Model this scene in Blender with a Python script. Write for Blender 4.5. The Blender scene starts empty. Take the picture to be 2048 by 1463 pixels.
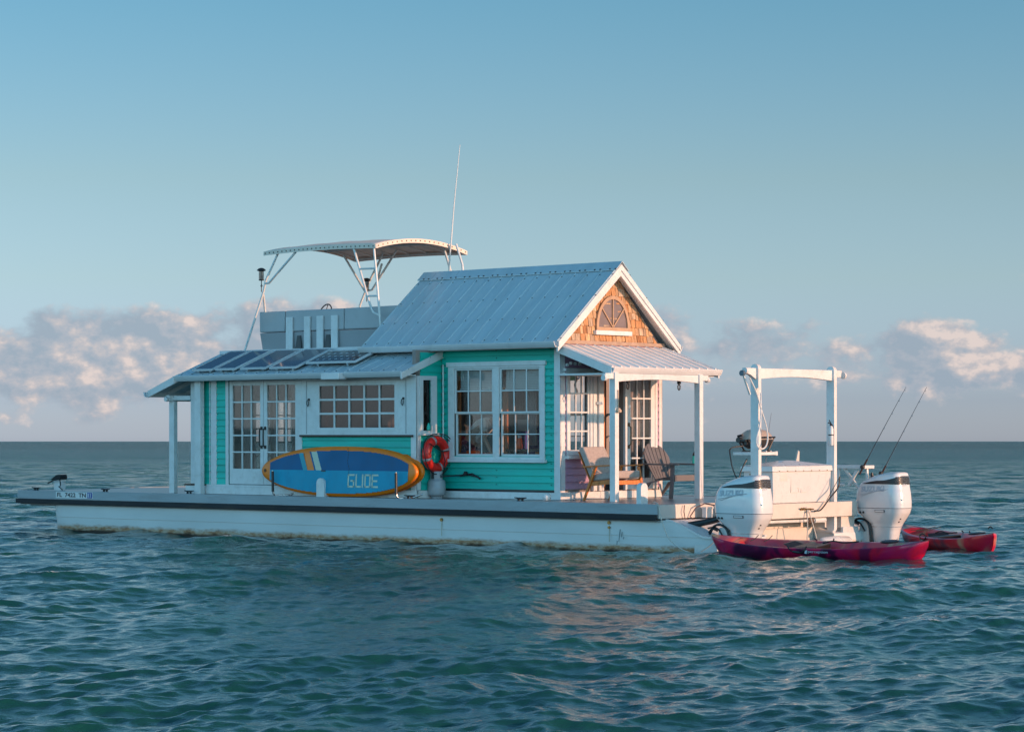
import bpy, bmesh, math, random
import numpy as np
from mathutils import Vector, Matrix, Quaternion
random.seed(7); rng = np.random.default_rng(11)
S = bpy.context.scene
C = S.collection
PI = math.pi
R = math.radians

# ------------------------------------------------------------------ helpers
class MB:
    def __init__(s, fmap=None): s.v = []; s.f = []; s.m = []; s.map = fmap
    def add(s, vs, fs, m=0):
        b = len(s.v)
        for p in vs: s.v.append(tuple(s.map(*p)) if s.map else tuple(p))
        for f in fs: s.f.append(tuple(i + b for i in f)); s.m.append(m)
        return s
    def box(s, x0, x1, y0, y1, z0, z1, m=0):
        return s.add([(x0,y0,z0),(x1,y0,z0),(x1,y1,z0),(x0,y1,z0),(x0,y0,z1),(x1,y0,z1),(x1,y1,z1),(x0,y1,z1)],
              [(0,3,2,1),(4,5,6,7),(0,1,5,4),(1,2,6,5),(2,3,7,6),(3,0,4,7)], m)
    def hexa(s, lo, hi, m=0):               # two quads
        return s.add(list(lo)+list(hi), [(0,3,2,1),(4,5,6,7),(0,1,5,4),(1,2,6,5),(2,3,7,6),(3,0,4,7)], m)
    def prism(s, pts, off, m=0):            # polygon (3-D pts) swept by off
        n = len(pts); off = Vector(off)
        vs = [tuple(p) for p in pts] + [tuple(Vector(p)+off) for p in pts]
        fs = [tuple(range(n))[::-1], tuple(range(n, 2*n))] + [(i, (i+1)%n, n+(i+1)%n, n+i) for i in range(n)]
        return s.add(vs, fs, m)
    def beam(s, a, b, w, h, up=(0,0,1), m=0):
        a = Vector(a); b = Vector(b); d = (b-a).normalized(); up = Vector(up)
        sx = d.cross(up).normalized(); sz = sx.cross(d).normalized()
        o = [sx*w/2*i + sz*h/2*j for i, j in ((-1,-1),(1,-1),(1,1),(-1,1))]
        return s.hexa([a+q for q in o], [b+q for q in o], m)
    def tube(s, pts, r, n=8, m=0, cap=True, closed=False):
        P = [Vector(p) for p in pts]; k = len(P)
        rs = r if isinstance(r, (list, tuple)) else [r]*k
        prev = None; vs = []; fs = []
        for i, p in enumerate(P):
            if closed: t = (P[(i+1)%k]-P[i-1]).normalized()
            else: t = ((P[min(i+1,k-1)]-P[max(i-1,0)])).normalized()
            if prev is None:
                a = Vector((0,0,1)) if abs(t.z) < .9 else Vector((1,0,0))
                prev = (a - t*a.dot(t)).normalized()
            else: prev = (prev - t*prev.dot(t)).normalized()
            q = t.cross(prev)
            for j in range(n):
                an = 2*PI*j/n; vs.append(tuple(p + (prev*math.cos(an)+q*math.sin(an))*rs[i]))
        for i in range(k if closed else k-1):
            i2 = (i+1)%k
            for j in range(n): fs.append((i*n+j, i*n+(j+1)%n, i2*n+(j+1)%n, i2*n+j))
        if cap and not closed: fs += [tuple(range(n))[::-1], tuple(range((k-1)*n, k*n))]
        return s.add(vs, fs, m)
    def lathe(s, prof, c=(0,0,0), n=24, axis='z', m=0):
        vs = []; fs = []; c = Vector(c)
        for r, h in prof:
            for j in range(n):
                a = 2*PI*j/n; x, y = r*math.cos(a), r*math.sin(a)
                vs.append(tuple(c + (Vector((x,y,h)) if axis=='z' else Vector((h,x,y)) if axis=='x' else Vector((x,h,y)))))
        for i in range(len(prof)-1):
            for j in range(n): fs.append((i*n+j, i*n+(j+1)%n, (i+1)*n+(j+1)%n, (i+1)*n+j))
        fs += [tuple(range(n))[::-1], tuple(range((len(prof)-1)*n, len(prof)*n))]
        return s.add(vs, fs, m)
    def loft(s, secs, m=0, cap=True, closed=True):
        n = len(secs[0]); vs = [tuple(p) for q in secs for p in q]; fs = []
        for i in range(len(secs)-1):
            for j in range(n if closed else n-1): fs.append((i*n+j, i*n+(j+1)%n, (i+1)*n+(j+1)%n, (i+1)*n+j))
        if cap: fs += [tuple(range(n))[::-1], tuple(range((len(secs)-1)*n, len(secs)*n))]
        return s.add(vs, fs, m)
    def build(s, name, mats, parent=None, bevel=0, smooth=False, local=False, loc=None, recalc=True, seg=2):
        if not isinstance(mats, (list, tuple)): mats = [mats]
        off = Vector((0,0,0))
        if parent is not None and not local:
            p = parent
            while p: off += p.location; p = p.parent
        if loc is not None: off = Vector(loc)
        me = bpy.data.meshes.new(name)
        me.from_pydata([tuple(Vector(v)-off) for v in s.v], [], s.f)
        for mm in mats: me.materials.append(mm)
        for i, p in enumerate(me.polygons): p.material_index = s.m[i]; p.use_smooth = smooth
        if recalc:
            bm = bmesh.new(); bm.from_mesh(me); bmesh.ops.recalc_face_normals(bm, faces=bm.faces); bm.to_mesh(me); bm.free()
        o = bpy.data.objects.new(name, me); C.objects.link(o)
        if parent is not None: o.parent = parent
        if loc is not None: o.location = loc
        if bevel:
            b = o.modifiers.new('bevel', 'BEVEL'); b.width = bevel; b.segments = seg; b.limit_method = 'ANGLE'; b.angle_limit = R(40)
        if smooth == 'auto' or (bevel and False): pass
        return o

def autosmooth(o, ang=35):
    me = o.data
    for p in me.polygons: p.use_smooth = True
    bm = bmesh.new(); bm.from_mesh(me)
    for e in bm.edges:
        if len(e.link_faces) == 2 and e.calc_face_angle(0) > R(ang): e.smooth = False
    bm.to_mesh(me); bm.free()
    return o

def islands(mb, name, mats, parent, **k):      # every loose piece becomes a part of its own
    par = list(range(len(mb.v)))
    def find(i):
        while par[i] != i: par[i] = par[par[i]]; i = par[i]
        return i
    for f in mb.f:
        for i in f[1:]: par[find(i)] = find(f[0])
    gr = {}
    for f, m in zip(mb.f, mb.m): gr.setdefault(find(f[0]), []).append((f, m))
    out = []
    for fs in gr.values():
        ids = sorted({i for f, _ in fs for i in f}); rm = {a: b for b, a in enumerate(ids)}; q = MB(); q.v = [mb.v[i] for i in ids]; q.f = [tuple(rm[i] for i in f) for f, _ in fs]; q.m = [m for _, m in fs]
        out.append(q.build(name, mats, parent, **k))
    return out

def tag(o, label=None, cat=None, group=None, kind=None):
    if label: o['label'] = label
    if cat: o['category'] = cat
    if group: o['group'] = group
    if kind: o['kind'] = kind
    return o
BOAT = []                      # everything that rides with the hull gets its slight trim
def thing(name, label, cat, loc=(0,0,0), group=None, rz=0, boat=True):
    o = bpy.data.objects.new(name, None); C.objects.link(o); o.location = loc; o.rotation_euler = (0,0,rz)
    o.empty_display_size = .2
    if boat: BOAT.append(o)
    return tag(o, label, cat, group)
def single(o, label, cat, group=None, boat=True):
    if boat: BOAT.append(o)
    return tag(o, label, cat, group)

# ------------------------------------------------------------------ materials
def newmat(name):
    m = bpy.data.materials.new(name); m.use_nodes = True; nt = m.node_tree; nt.nodes.clear()
    out = nt.nodes.new('ShaderNodeOutputMaterial'); b = nt.nodes.new('ShaderNodeBsdfPrincipled')
    nt.links.new(b.outputs[0], out.inputs[0]); return m, nt, b, out
def N(nt, t, **k):
    n = nt.nodes.new(t)
    for a, v in k.items(): setattr(n, a, v)
    return n
def noise(nt, scale, detail=4, rough=.55, vec=None, dist=0):
    n = N(nt, 'ShaderNodeTexNoise'); n.inputs['Scale'].default_value = scale; n.inputs['Detail'].default_value = detail
    n.inputs['Roughness'].default_value = rough; n.inputs['Distortion'].default_value = dist
    if vec: nt.links.new(vec, n.inputs['Vector'])
    return n
def ramp(nt, fac, stops):
    r = N(nt, 'ShaderNodeValToRGB'); e = r.color_ramp.elements
    while len(e) > 1: e.remove(e[-1])
    e[0].position = stops[0][0]; e[0].color = (*stops[0][1], 1)
    for p, c in stops[1:]:
        q = e.new(p); q.color = (*c, 1)
    nt.links.new(fac, r.inputs[0]); return r
def mix(nt, fac, a, b, bt='MIX'):
    x = N(nt, 'ShaderNodeMix', data_type='RGBA', blend_type=bt)
    if isinstance(fac, (int, float)): x.inputs[0].default_value = fac
    else: nt.links.new(fac, x.inputs[0])
    for i, q in ((6, a), (7, b)):
        if isinstance(q, tuple): x.inputs[i].default_value = (*q, 1)
        else: nt.links.new(q, x.inputs[i])
    return x.outputs[2]
def math_(nt, op, a, b=None, clamp=False):
    n = N(nt, 'ShaderNodeMath', operation=op); n.use_clamp = clamp
    for i, q in enumerate((a, b)):
        if q is None: continue
        if isinstance(q, (int, float)): n.inputs[i].default_value = q
        else: nt.links.new(q, n.inputs[i])
    return n.outputs[0]
def objvec(nt, sc=(1,1,1)):
    t = N(nt, 'ShaderNodeTexCoord'); mp = N(nt, 'ShaderNodeMapping'); mp.inputs['Scale'].default_value = sc
    nt.links.new(t.outputs['Object'], mp.inputs[0]); return mp.outputs[0]
def paint(name, col, rough=.45, var=.08, scale=3, dirt=None, dirtamt=.3, metal=0, bump=.0, bscale=40, stretch=(1,1,1), coat=0, spec=.5):
    m, nt, b, out = newmat(name)
    v = objvec(nt, stretch)
    n = noise(nt, scale, 5, .6, v)
    dk = tuple(max(0, c*(1-var*1.6)) for c in col); lt = tuple(min(1, c*(1+var)) for c in col)
    r = ramp(nt, n.outputs[0], [(.3, dk), (.7, lt)]); c = r.outputs[0]
    if dirt:
        n2 = noise(nt, scale*2.3, 6, .7, v); rr = ramp(nt, n2.outputs[0], [(.52, (0,0,0)), (.75, (dirtamt,)*3)])
        c = mix(nt, rr.outputs[0], c, dirt)
    nt.links.new(c, b.inputs['Base Color'])
    b.inputs['Roughness'].default_value = rough; b.inputs['Metallic'].default_value = metal
    b.inputs['Coat Weight'].default_value = coat; b.inputs['Coat Roughness'].default_value = .08
    b.inputs['Specular IOR Level'].default_value = spec
    nr = noise(nt, scale*4, 3, .5, v); mr = N(nt, 'ShaderNodeMapRange'); nt.links.new(nr.outputs[0], mr.inputs[0])
    mr.inputs[3].default_value = max(0, rough-.1); mr.inputs[4].default_value = min(1, rough+.12)
    nt.links.new(mr.outputs[0], b.inputs['Roughness'])
    if bump:
        nb = noise(nt, bscale, 3, .5, v); bp = N(nt, 'ShaderNodeBump'); bp.inputs['Strength'].default_value = bump; bp.inputs['Distance'].default_value = .01
        nt.links.new(nb.outputs[0], bp.inputs['Height']); nt.links.new(bp.outputs[0], b.inputs['Normal'])
    return m
WHITE = paint('white_paint', (.66,.66,.65), .42, .04, 2.5, (.42,.36,.30), .22, bump=.08)
TRIM = paint('white_trim_paint', (.67,.665,.655), .45, .06, 4, (.38,.31,.25), .32, bump=.1)
TEAL = paint('teal_clapboard_paint', (.0,.47,.37), .48, .16, 1.3, (.02,.24,.22), .45, bump=.12, stretch=(.4,.4,3))
PINK = paint('mauve_clapboard_paint', (.43,.25,.36), .5, .06, 2, bump=.1, stretch=(.4,.4,3))
GREYDECK = paint('grey_deck_fascia_paint', (.33,.36,.38), .5, .10, 2.2, (.12,.10,.09), .4, bump=.3, bscale=30, stretch=(.25,1,2))
DARKRUB = paint('black_rubber_rubrail', (.018,.018,.022), .75, .3, 2, (.12,.08,.05), .5, bump=.4, bscale=25, stretch=(.3,1,2))
METROOF = paint('pale_metal_roof_panel', (.48,.56,.60), .3, .07, .7, (.70,.68,.66), .35, metal=.05, bump=.05, bscale=5, stretch=(4,.5,.5))
PORCHROOF = paint('sunlit_metal_roof_panel', (.86,.78,.73), .35, .05, 1.2, (.60,.52,.46), .3, bump=.03, bscale=10)  # same metal as METROOF; sun on the porch slope put into a lighter, warmer colour
SCREW = paint('dark_roof_screw', (.05,.04,.04), .6)
GUTTER = paint('white_aluminium_gutter', (.62,.63,.64), .35, .04, 2, (.35,.30,.26), .2)
BLACK = paint('black_plastic', (.015,.015,.017), .4, .2, 5)
IRON = paint('black_cast_iron', (.02,.02,.022), .5, .2, 8)
STEEL = paint('stainless_steel_tube', (.6,.6,.6), .25, .05, 6, metal=.9)
TUBEW = paint('white_coated_tube', (.66,.66,.64), .3, .04, 5)
CANVAS = paint('cream_canvas', (.78,.64,.54), .8, .05, 2, (.45,.38,.32), .2, bump=.15, bscale=18)
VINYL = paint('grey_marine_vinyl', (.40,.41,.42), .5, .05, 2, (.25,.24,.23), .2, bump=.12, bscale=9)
VINYLD = paint('darker_grey_vinyl', (.30,.30,.31), .55, .05, 2)  # darker grey vinyl of the seat base
FIBER = paint('white_fibreglass_gelcoat', (.64,.62,.60), .28, .04, 2, (.45,.36,.28), .2, coat=.2)
MOTORW = paint('white_motor_enamel', (.66,.65,.65), .16, .02, 2, coat=.6)
WOOD = paint('oiled_teak_wood', (.68,.19,.035), .4, .28, 6, bump=.1, stretch=(3,3,.6))
WOODORG = paint('varnished_orange_wood', (.55,.18,.05), .4, .2, 5, stretch=(3,3,.5))
DARKWOOD = paint('dark_brown_sill', (.06,.025,.018), .5, .2, 5)
CUSH = paint('heather_grey_cushion', (.42,.34,.30), .9, .12, 30, bump=.3, bscale=120)
ADIR = paint('slate_grey_resin', (.13,.12,.125), .5, .08, 5)
REDRING = paint('red_life_ring_vinyl', (.78,.016,.008), .35, .06, 4)
REFL = paint('silver_reflective_tape', (.38,.35,.34), .3, .1, 10, metal=.3)
ROPEB = paint('black_rope', (.02,.02,.02), .9)
ROPEW = paint('off_white_rope', (.55,.5,.44), .9)
TANK = paint('grey_tank_paint', (.34,.35,.37), .35, .05, 4, (.2,.14,.1), .2)
TAN = paint('beige_beam_paint', (.62,.55,.49), .5, .05, 2, (.35,.28,.22), .25)
GRILLD = paint('dark_grill_casting', (.035,.03,.028), .45, .2, 6)
GRILLL = paint('beige_grill_lid', (.42,.33,.27), .35, .1, 6)
INTW = paint('interior_board', (.27,.22,.20), .7, .06, 3)
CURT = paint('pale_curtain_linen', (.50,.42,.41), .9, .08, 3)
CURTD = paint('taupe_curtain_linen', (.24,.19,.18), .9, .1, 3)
BLIND = paint('white_cellular_blind', (.62,.64,.64), .8, .03, 3)
INTFLOOR = paint('interior_wood_floor', (.14,.07,.04), .5, .2, 3)
PURPLE = paint('purple_fabric', (.13,.05,.17), .9, .2, 12)
ORANGEP = paint('orange_plastic', (.85,.12,.02), .35)
LILAC = paint('lilac_bottle', (.45,.16,.42), .35)
TEALP = paint('teal_bottle', (.03,.55,.42), .35)
SKIN = paint('skin', (.45,.24,.16), .6)
SHIRT = paint('white_cotton_shirt', (.66,.60,.57), .9, .05, 8)
SHORTS = paint('dark_patterned_cotton', (.09,.05,.08), .9, .9, 16, (.5,.4,.42), .9)
HAIR = paint('dark_brown_hair', (.05,.03,.02), .7)
BRASS = paint('brass_fitting', (.35,.2,.07), .35, metal=.8)
LBLUE = paint('pale_blue_print', (.50,.56,.62), .3)
LGREY = paint('faint_silver_lettering', (.43,.47,.52), .3)
INK = paint('black_lettering', (.03,.03,.04), .5)
PLATEB = paint('blue_sticker', (.02,.06,.30), .4)
BOARDO = paint('orange_board_rail', (.90,.20,.003), .35, .06, 2, (.5,.1,.01), .3)
BOARDD = paint('deep_blue_deck_pad', (.001,.105,.25), .6, .12, 2)
BOARDL = paint('light_blue_deck_pad', (.001,.30,.46), .6, .10, 2, (.0,.14,.28), .4)
BOARDT = paint('teal_stripe_pad', (.04,.33,.42), .6)
BOARDY = paint('cream_stripe_pad', (.55,.60,.48), .6)
SEAM = paint('dark_seam', (.03,.04,.05), .7)

def glass_mat(name, tint=(.84,.84,.83), base=.0):
    m, nt, b, out = newmat(name); nt.nodes.remove(b)
    tr = N(nt, 'ShaderNodeBsdfTransparent'); tr.inputs[0].default_value = (*tint, 1)
    gl = N(nt, 'ShaderNodeBsdfGlossy'); gl.inputs['Roughness'].default_value = .02
    fr = N(nt, 'ShaderNodeFresnel'); fr.inputs[0].default_value = 1.5
    f = math_(nt, 'MULTIPLY_ADD', fr.outputs[0], .13); f.node.inputs[2].default_value = base; f.node.use_clamp = True
    nz = noise(nt, .9, 1, .4, objvec(nt)); bp = N(nt, 'ShaderNodeBump'); bp.inputs['Strength'].default_value = .12; bp.inputs['Distance'].default_value = .01
    nt.links.new(nz.outputs[0], bp.inputs['Height']); nt.links.new(bp.outputs[0], gl.inputs['Normal'])
    mx = N(nt, 'ShaderNodeMixShader'); nt.links.new(f, mx.inputs[0]); nt.links.new(tr.outputs[0], mx.inputs[1]); nt.links.new(gl.outputs[0], mx.inputs[2])
    nt.links.new(mx.outputs[0], out.inputs[0]); return m
GLASS = glass_mat('window_glass')
GLASSD = glass_mat('tinted_window_glass', (.42,.40,.40), .03)

def shingle_mat():
    m, nt, b, out = newmat('weathered_cedar_shingle')
    g = N(nt, 'ShaderNodeNewGeometry')
    r = ramp(nt, g.outputs['Random Per Island'], [(0,(.34,.15,.06)),(.25,(.60,.31,.14)),(.5,(.50,.33,.20)),(.75,(.78,.48,.25)),(.9,(.58,.45,.33)),(1,(.32,.21,.14))])
    n = noise(nt, 9, 5, .7, objvec(nt, (1,6,.7))); r2 = ramp(nt, n.outputs[0], [(.30,(.28,.22,.20)),(.48,(.8,.76,.72)),(.66,(1.15,1.1,1.05))])
    c = mix(nt, 1.0, r.outputs[0], r2.outputs[0], 'MULTIPLY'); nt.links.new(c, b.inputs['Base Color']); b.inputs['Roughness'].default_value = .8
    bp = N(nt, 'ShaderNodeBump'); bp.inputs['Strength'].default_value = .5; bp.inputs['Distance'].default_value = .01
    nt.links.new(n.outputs[0], bp.inputs['Height']); nt.links.new(bp.outputs[0], b.inputs['Normal'])
    return m
SHINGLE = shingle_mat()

def hull_mat():
    m, nt, b, out = newmat('stained_white_hull')
    t = N(nt, 'ShaderNodeTexCoord'); sp = N(nt, 'ShaderNodeSeparateXYZ'); nt.links.new(t.outputs['Object'], sp.inputs[0])
    v = objvec(nt, (1,1,3)); n1 = noise(nt, 1.3, 6, .65, v); n2 = noise(nt, 6, 6, .7, v); n3 = noise(nt, 22, 4, .6, v)
    base = ramp(nt, noise(nt, .8, 4, .5, v).outputs[0], [(.3,(.64,.64,.63)),(.7,(.72,.72,.71))]).outputs[0]
    h = math_(nt, 'ADD', sp.outputs[2], math_(nt, 'MULTIPLY', math_(nt, 'SUBTRACT', n1.outputs[0], .5), .10))
    h = math_(nt, 'ADD', h, math_(nt, 'MULTIPLY', math_(nt, 'SUBTRACT', n2.outputs[0], .5), .07))
    f = N(nt, 'ShaderNodeMapRange'); nt.links.new(h, f.inputs[0]); f.inputs[1].default_value = .105; f.inputs[2].default_value = .03
    stain = ramp(nt, n2.outputs[0], [(.3,(.16,.055,.022)),(.45,(.42,.21,.10)),(.6,(.52,.40,.30))]).outputs[0]
    fo = math_(nt, 'MULTIPLY', f.outputs[0], math_(nt, 'MULTIPLY_ADD', n3.outputs[0], 1.2), True)
    c = mix(nt, fo, base, stain)
    g = N(nt, 'ShaderNodeMapRange'); nt.links.new(h, g.inputs[0]); g.inputs[1].default_value = .015; g.inputs[2].default_value = -.03
    c = mix(nt, g.outputs[0], c, (.035,.016,.008))
    nt.links.new(c, b.inputs['Base Color']); b.inputs['Roughness'].default_value = .35
    return m
HULL = hull_mat()

def plank_mat(name, col, w=.14, axis=1, rough=.35):
    m, nt, b, out = newmat(name)
    t = N(nt, 'ShaderNodeTexCoord'); sp = N(nt, 'ShaderNodeSeparateXYZ'); nt.links.new(t.outputs['Object'], sp.inputs[0])
    f = math_(nt, 'FRACT', math_(nt, 'DIVIDE', sp.outputs[axis], w)); g = math_(nt, 'LESS_THAN', f, .07)
    v = objvec(nt, (.3,2,1) if axis == 1 else (2,.3,1)); n = noise(nt, 5, 5, .6, v)
    r = ramp(nt, n.outputs[0], [(.3,tuple(c*.8 for c in col)),(.7,tuple(c*1.1 for c in col))])
    c = mix(nt, g, r.outputs[0], tuple(c*.2 for c in col)); nt.links.new(c, b.inputs['Base Color']); b.inputs['Roughness'].default_value = rough
    return m
DECKM = plank_mat('grey_brown_deck_planks', (.30,.26,.25), .14, 1, .28)

def solar_mat(name, cell, busbar=True, dots=False, col=(.012,.02,.045)):
    m, nt, b, out = newmat(name)
    t = N(nt, 'ShaderNodeTexCoord'); sp = N(nt, 'ShaderNodeSeparateXYZ'); nt.links.new(t.outputs['Object'], sp.inputs[0])
    def grid(o, w, th): return math_(nt, 'LESS_THAN', math_(nt, 'FRACT', math_(nt, 'DIVIDE', o, w)), th)
    gx = grid(sp.outputs[0], cell, .05); gy = grid(sp.outputs[1], cell, .05); g = math_(nt, 'MAXIMUM', gx, gy)
    if busbar: g = math_(nt, 'MAXIMUM', g, grid(sp.outputs[1], cell/3, .06))
    n = noise(nt, 3, 3, .5, objvec(nt)); r = ramp(nt, n.outputs[0], [(.3,col),(.7,tuple(c*1.6 for c in col))])
    c = mix(nt, math_(nt, 'MULTIPLY', g, .55), r.outputs[0], (.22,.26,.30))
    if dots:
        fx = math_(nt, 'ABSOLUTE', math_(nt, 'SUBTRACT', math_(nt, 'FRACT', math_(nt, 'ADD', math_(nt, 'DIVIDE', sp.outputs[0], cell), .5)), .5))
        fy = math_(nt, 'ABSOLUTE', math_(nt, 'SUBTRACT', math_(nt, 'FRACT', math_(nt, 'ADD', math_(nt, 'DIVIDE', sp.outputs[1], cell), .5)), .5))
        d = math_(nt, 'LESS_THAN', math_(nt, 'ADD', fx, fy), .22); c = mix(nt, d, c, (.55,.6,.62))
    nt.links.new(c, b.inputs['Base Color']); b.inputs['Roughness'].default_value = .12; b.inputs['Coat Weight'].default_value = .4
    return m
SOLAR = solar_mat('blue_black_solar_cells', .125)
SOLARD = solar_mat('dotted_solar_cells', .15, False, True, (.015,.018,.025))

def kayak_mat(name, cols, scale=1.1):
    m, nt, b, out = newmat(name)
    n = noise(nt, scale, 2, .5, objvec(nt, (1,.6,1)), 1.2); r = ramp(nt, n.outputs[0], cols); nt.links.new(r.outputs[0], b.inputs['Base Color'])
    b.inputs['Roughness'].default_value = .3; b.inputs['Coat Weight'].default_value = .2
    n2 = noise(nt, 14, 2, .5, objvec(nt)); bp = N(nt, 'ShaderNodeBump'); bp.inputs['Strength'].default_value = .12; bp.inputs['Distance'].default_value = .01
    nt.links.new(n2.outputs[0], bp.inputs['Height']); nt.links.new(bp.outputs[0], b.inputs['Normal'])
    return m
KAYA = kayak_mat('magenta_and_plum_kayak_plastic', [(.30,(.035,.005,.022)),(.42,(.10,.006,.045)),(.49,(.46,.006,.075)),(.60,(.56,.005,.04)),(.70,(.16,.005,.05))], 1.5)
KAYB = kayak_mat('red_and_pink_kayak_plastic', [(.30,(.05,.01,.04)),(.40,(.22,.008,.05)),(.50,(.52,.005,.03)),(.66,(.55,.010,.05)),(.75,(.45,.25,.16))])
KAYIN = kayak_mat('sunset_kayak_interior_plastic', [(.32,(.05,.02,.05)),(.45,(.55,.015,.04)),(.55,(.55,.04,.04)),(.68,(.52,.36,.20))], 1.5)

def text_pts(txt, size, bold=0):
    cu = bpy.data.curves.new('lettering', 'FONT'); cu.body = txt; cu.size = size; cu.offset = bold; cu.resolution_u = 3
    o = bpy.data.objects.new('lettering', cu); C.objects.link(o); dg = bpy.context.evaluated_depsgraph_get()
    me = bpy.data.meshes.new_from_object(o.evaluated_get(dg)); vs = [tuple(v.co) for v in me.vertices]; fs = [tuple(p.vertices) for p in me.polygons]
    bpy.data.objects.remove(o); bpy.data.curves.remove(cu); bpy.data.meshes.remove(me); return vs, fs
def text_on(mb, txt, size, fn, width=None, bold=0, m=0):
    vs, fs = text_pts(txt, size, bold); xs = [v[0] for v in vs]; ys = [v[1] for v in vs]
    k = (width/(max(xs)-min(xs))) if width else 1
    mb.add([fn((v[0]-min(xs))*k, (v[1]-min(ys))) for v in vs], fs, m)

# local wall frames: (a along wall, c outward, b up) -> boat coordinates
def near_map(v0): return lambda a, c, b: (a, v0 - c, b)
def far_map(v0): return lambda a, c, b: (a, v0 + c, b)
def stern_map(u0): return lambda a, c, b: (u0 + c, a, b)
def bow_map(u0): return lambda a, c, b: (u0 - c, a, b)

def cells(a0, a1, b0, b1, holes):
    A = sorted({a0, a1} | {x for h in holes for x in h[:2] if a0 < x < a1}); B = sorted({b0, b1} | {x for h in holes for x in h[2:] if b0 < x < b1})
    for i in range(len(B)-1):
        run = None
        for j in range(len(A)-1):
            ca, cb = (A[j]+A[j+1])/2, (B[i]+B[i+1])/2
            inside = any(h[0] < ca < h[1] and h[2] < cb < h[3] for h in holes)
            if inside:
                if run: yield run
                run = None
            elif run: run = (run[0], A[j+1], B[i], B[i+1])
            else: run = (A[j], A[j+1], B[i], B[i+1])
        if run: yield run
def sheath(mb, a0, a1, b0, b1, holes, t=.08, m=0):
    for q in cells(a0, a1, b0, b1, holes): mb.box(q[0], q[1], -t, 0, q[2], q[3], m)
def clap(mb, a0, a1, b0, b1, holes, ex=.118, th=.03, m=0, top=None):
    b = b0
    while b < b1 - 1e-4:
        e = min(b+ex, b1)
        for q in cells(a0, a1, b, e, holes):
            c0 = th - (th-.005)*(q[2]-b)/ex; c1 = th - (th-.005)*(q[3]-b)/ex
            j = random.uniform(0, .0015)
            mb.hexa([(q[0],.001,q[2]),(q[1],.001,q[2]),(q[1],c0+j,q[2]),(q[0],c0+j,q[2])], [(q[0],.001,q[3]),(q[1],.001,q[3]),(q[1],c1+j,q[3]),(q[0],c1+j,q[3])], m)
        b = e
def sash(fmap, parent, a0, a1, b0, b1, cols, rows, rail=.05, mun=.018, c=.0, depth=.04, mat=None, glass=None, name='sash', stile=None):
    mat = mat or TRIM; st = stile or rail
    f = MB(fmap)
    f.box(a0, a0+st, c-depth, c, b0, b1); f.box(a1-st, a1, c-depth, c, b0, b1)
    f.box(a0+st, a1-st, c-depth, c-.001, b0, b0+rail); f.box(a0+st, a1-st, c-depth, c-.001, b1-rail, b1)
    ia, ib = a0+st, a1-st; ja, jb = b0+rail, b1-rail
    for k in range(1, cols): x = ia+(ib-ia)*k/cols; f.box(x-mun/2, x+mun/2, c-depth*.8, c-.006, ja, jb)
    for k in range(1, rows): y = ja+(jb-ja)*k/rows; f.box(ia, ib, c-depth*.8-.002, c-.004, y-mun/2, y+mun/2)
    o = f.build(name, mat, parent, bevel=.003, seg=1)
    g = MB(fmap); g.box(ia-.01, ib+.01, c-depth*.62, c-depth*.52, ja-.01, jb+.01); g.build('pane', glass or GLASS, parent)
    return o

boat = None
def french(fm, a0, a1, b0, b1, cols, rows, handle_side, name='french_door', rail=.09, brail=.28, stile=.085, par=None, c=.02, hz=1.75):
    m = MB(fm)
    m.box(a0, a0+stile, c-.045, c, b0, b1); m.box(a1-stile, a1, c-.045, c, b0, b1)
    m.box(a0+stile, a1-stile, c-.045, c-.001, b0, b0+brail); m.box(a0+stile, a1-stile, c-.045, c-.001, b1-rail, b1)
    ia, ib, ja, jb = a0+stile, a1-stile, b0+brail, b1-rail
    for k in range(1, cols): x = ia+(ib-ia)*k/cols; m.box(x-.013, x+.013, c-.04, c-.005, ja, jb)
    for k in range(1, rows): y = ja+(jb-ja)*k/rows; m.box(ia, ib, c-.041, c-.003, y-.013, y+.013)
    d = m.build(name, TRIM, par or boat, bevel=.003, seg=1)
    g = MB(fm); g.box(ia-.01, ib+.01, c-.026, c-.02, ja-.01, jb+.01); g.build('pane', GLASS, d)
    if handle_side:
        x = a1-stile/2 if handle_side > 0 else a0+stile/2
        h = MB(fm); h.tube([(x,c,hz-.17),(x,c+.05,hz-.15),(x,c+.055,hz),(x,c+.05,hz+.15),(x,c,hz+.17)], .014); h.box(x-.025, x+.025, c, c+.01, hz-.20, hz-.14); h.box(x-.025, x+.025, c, c+.01, hz+.14, hz+.20)
        h.build('handle', IRON, d)
    return d

# ------------------------------------------------------------------ the houseboat
DZ = .72
boat = thing('houseboat', 'turquoise cottage houseboat with metal roofs on a long white twin pontoon hull', 'houseboat', (-7.4, 2.33, 0))

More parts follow.
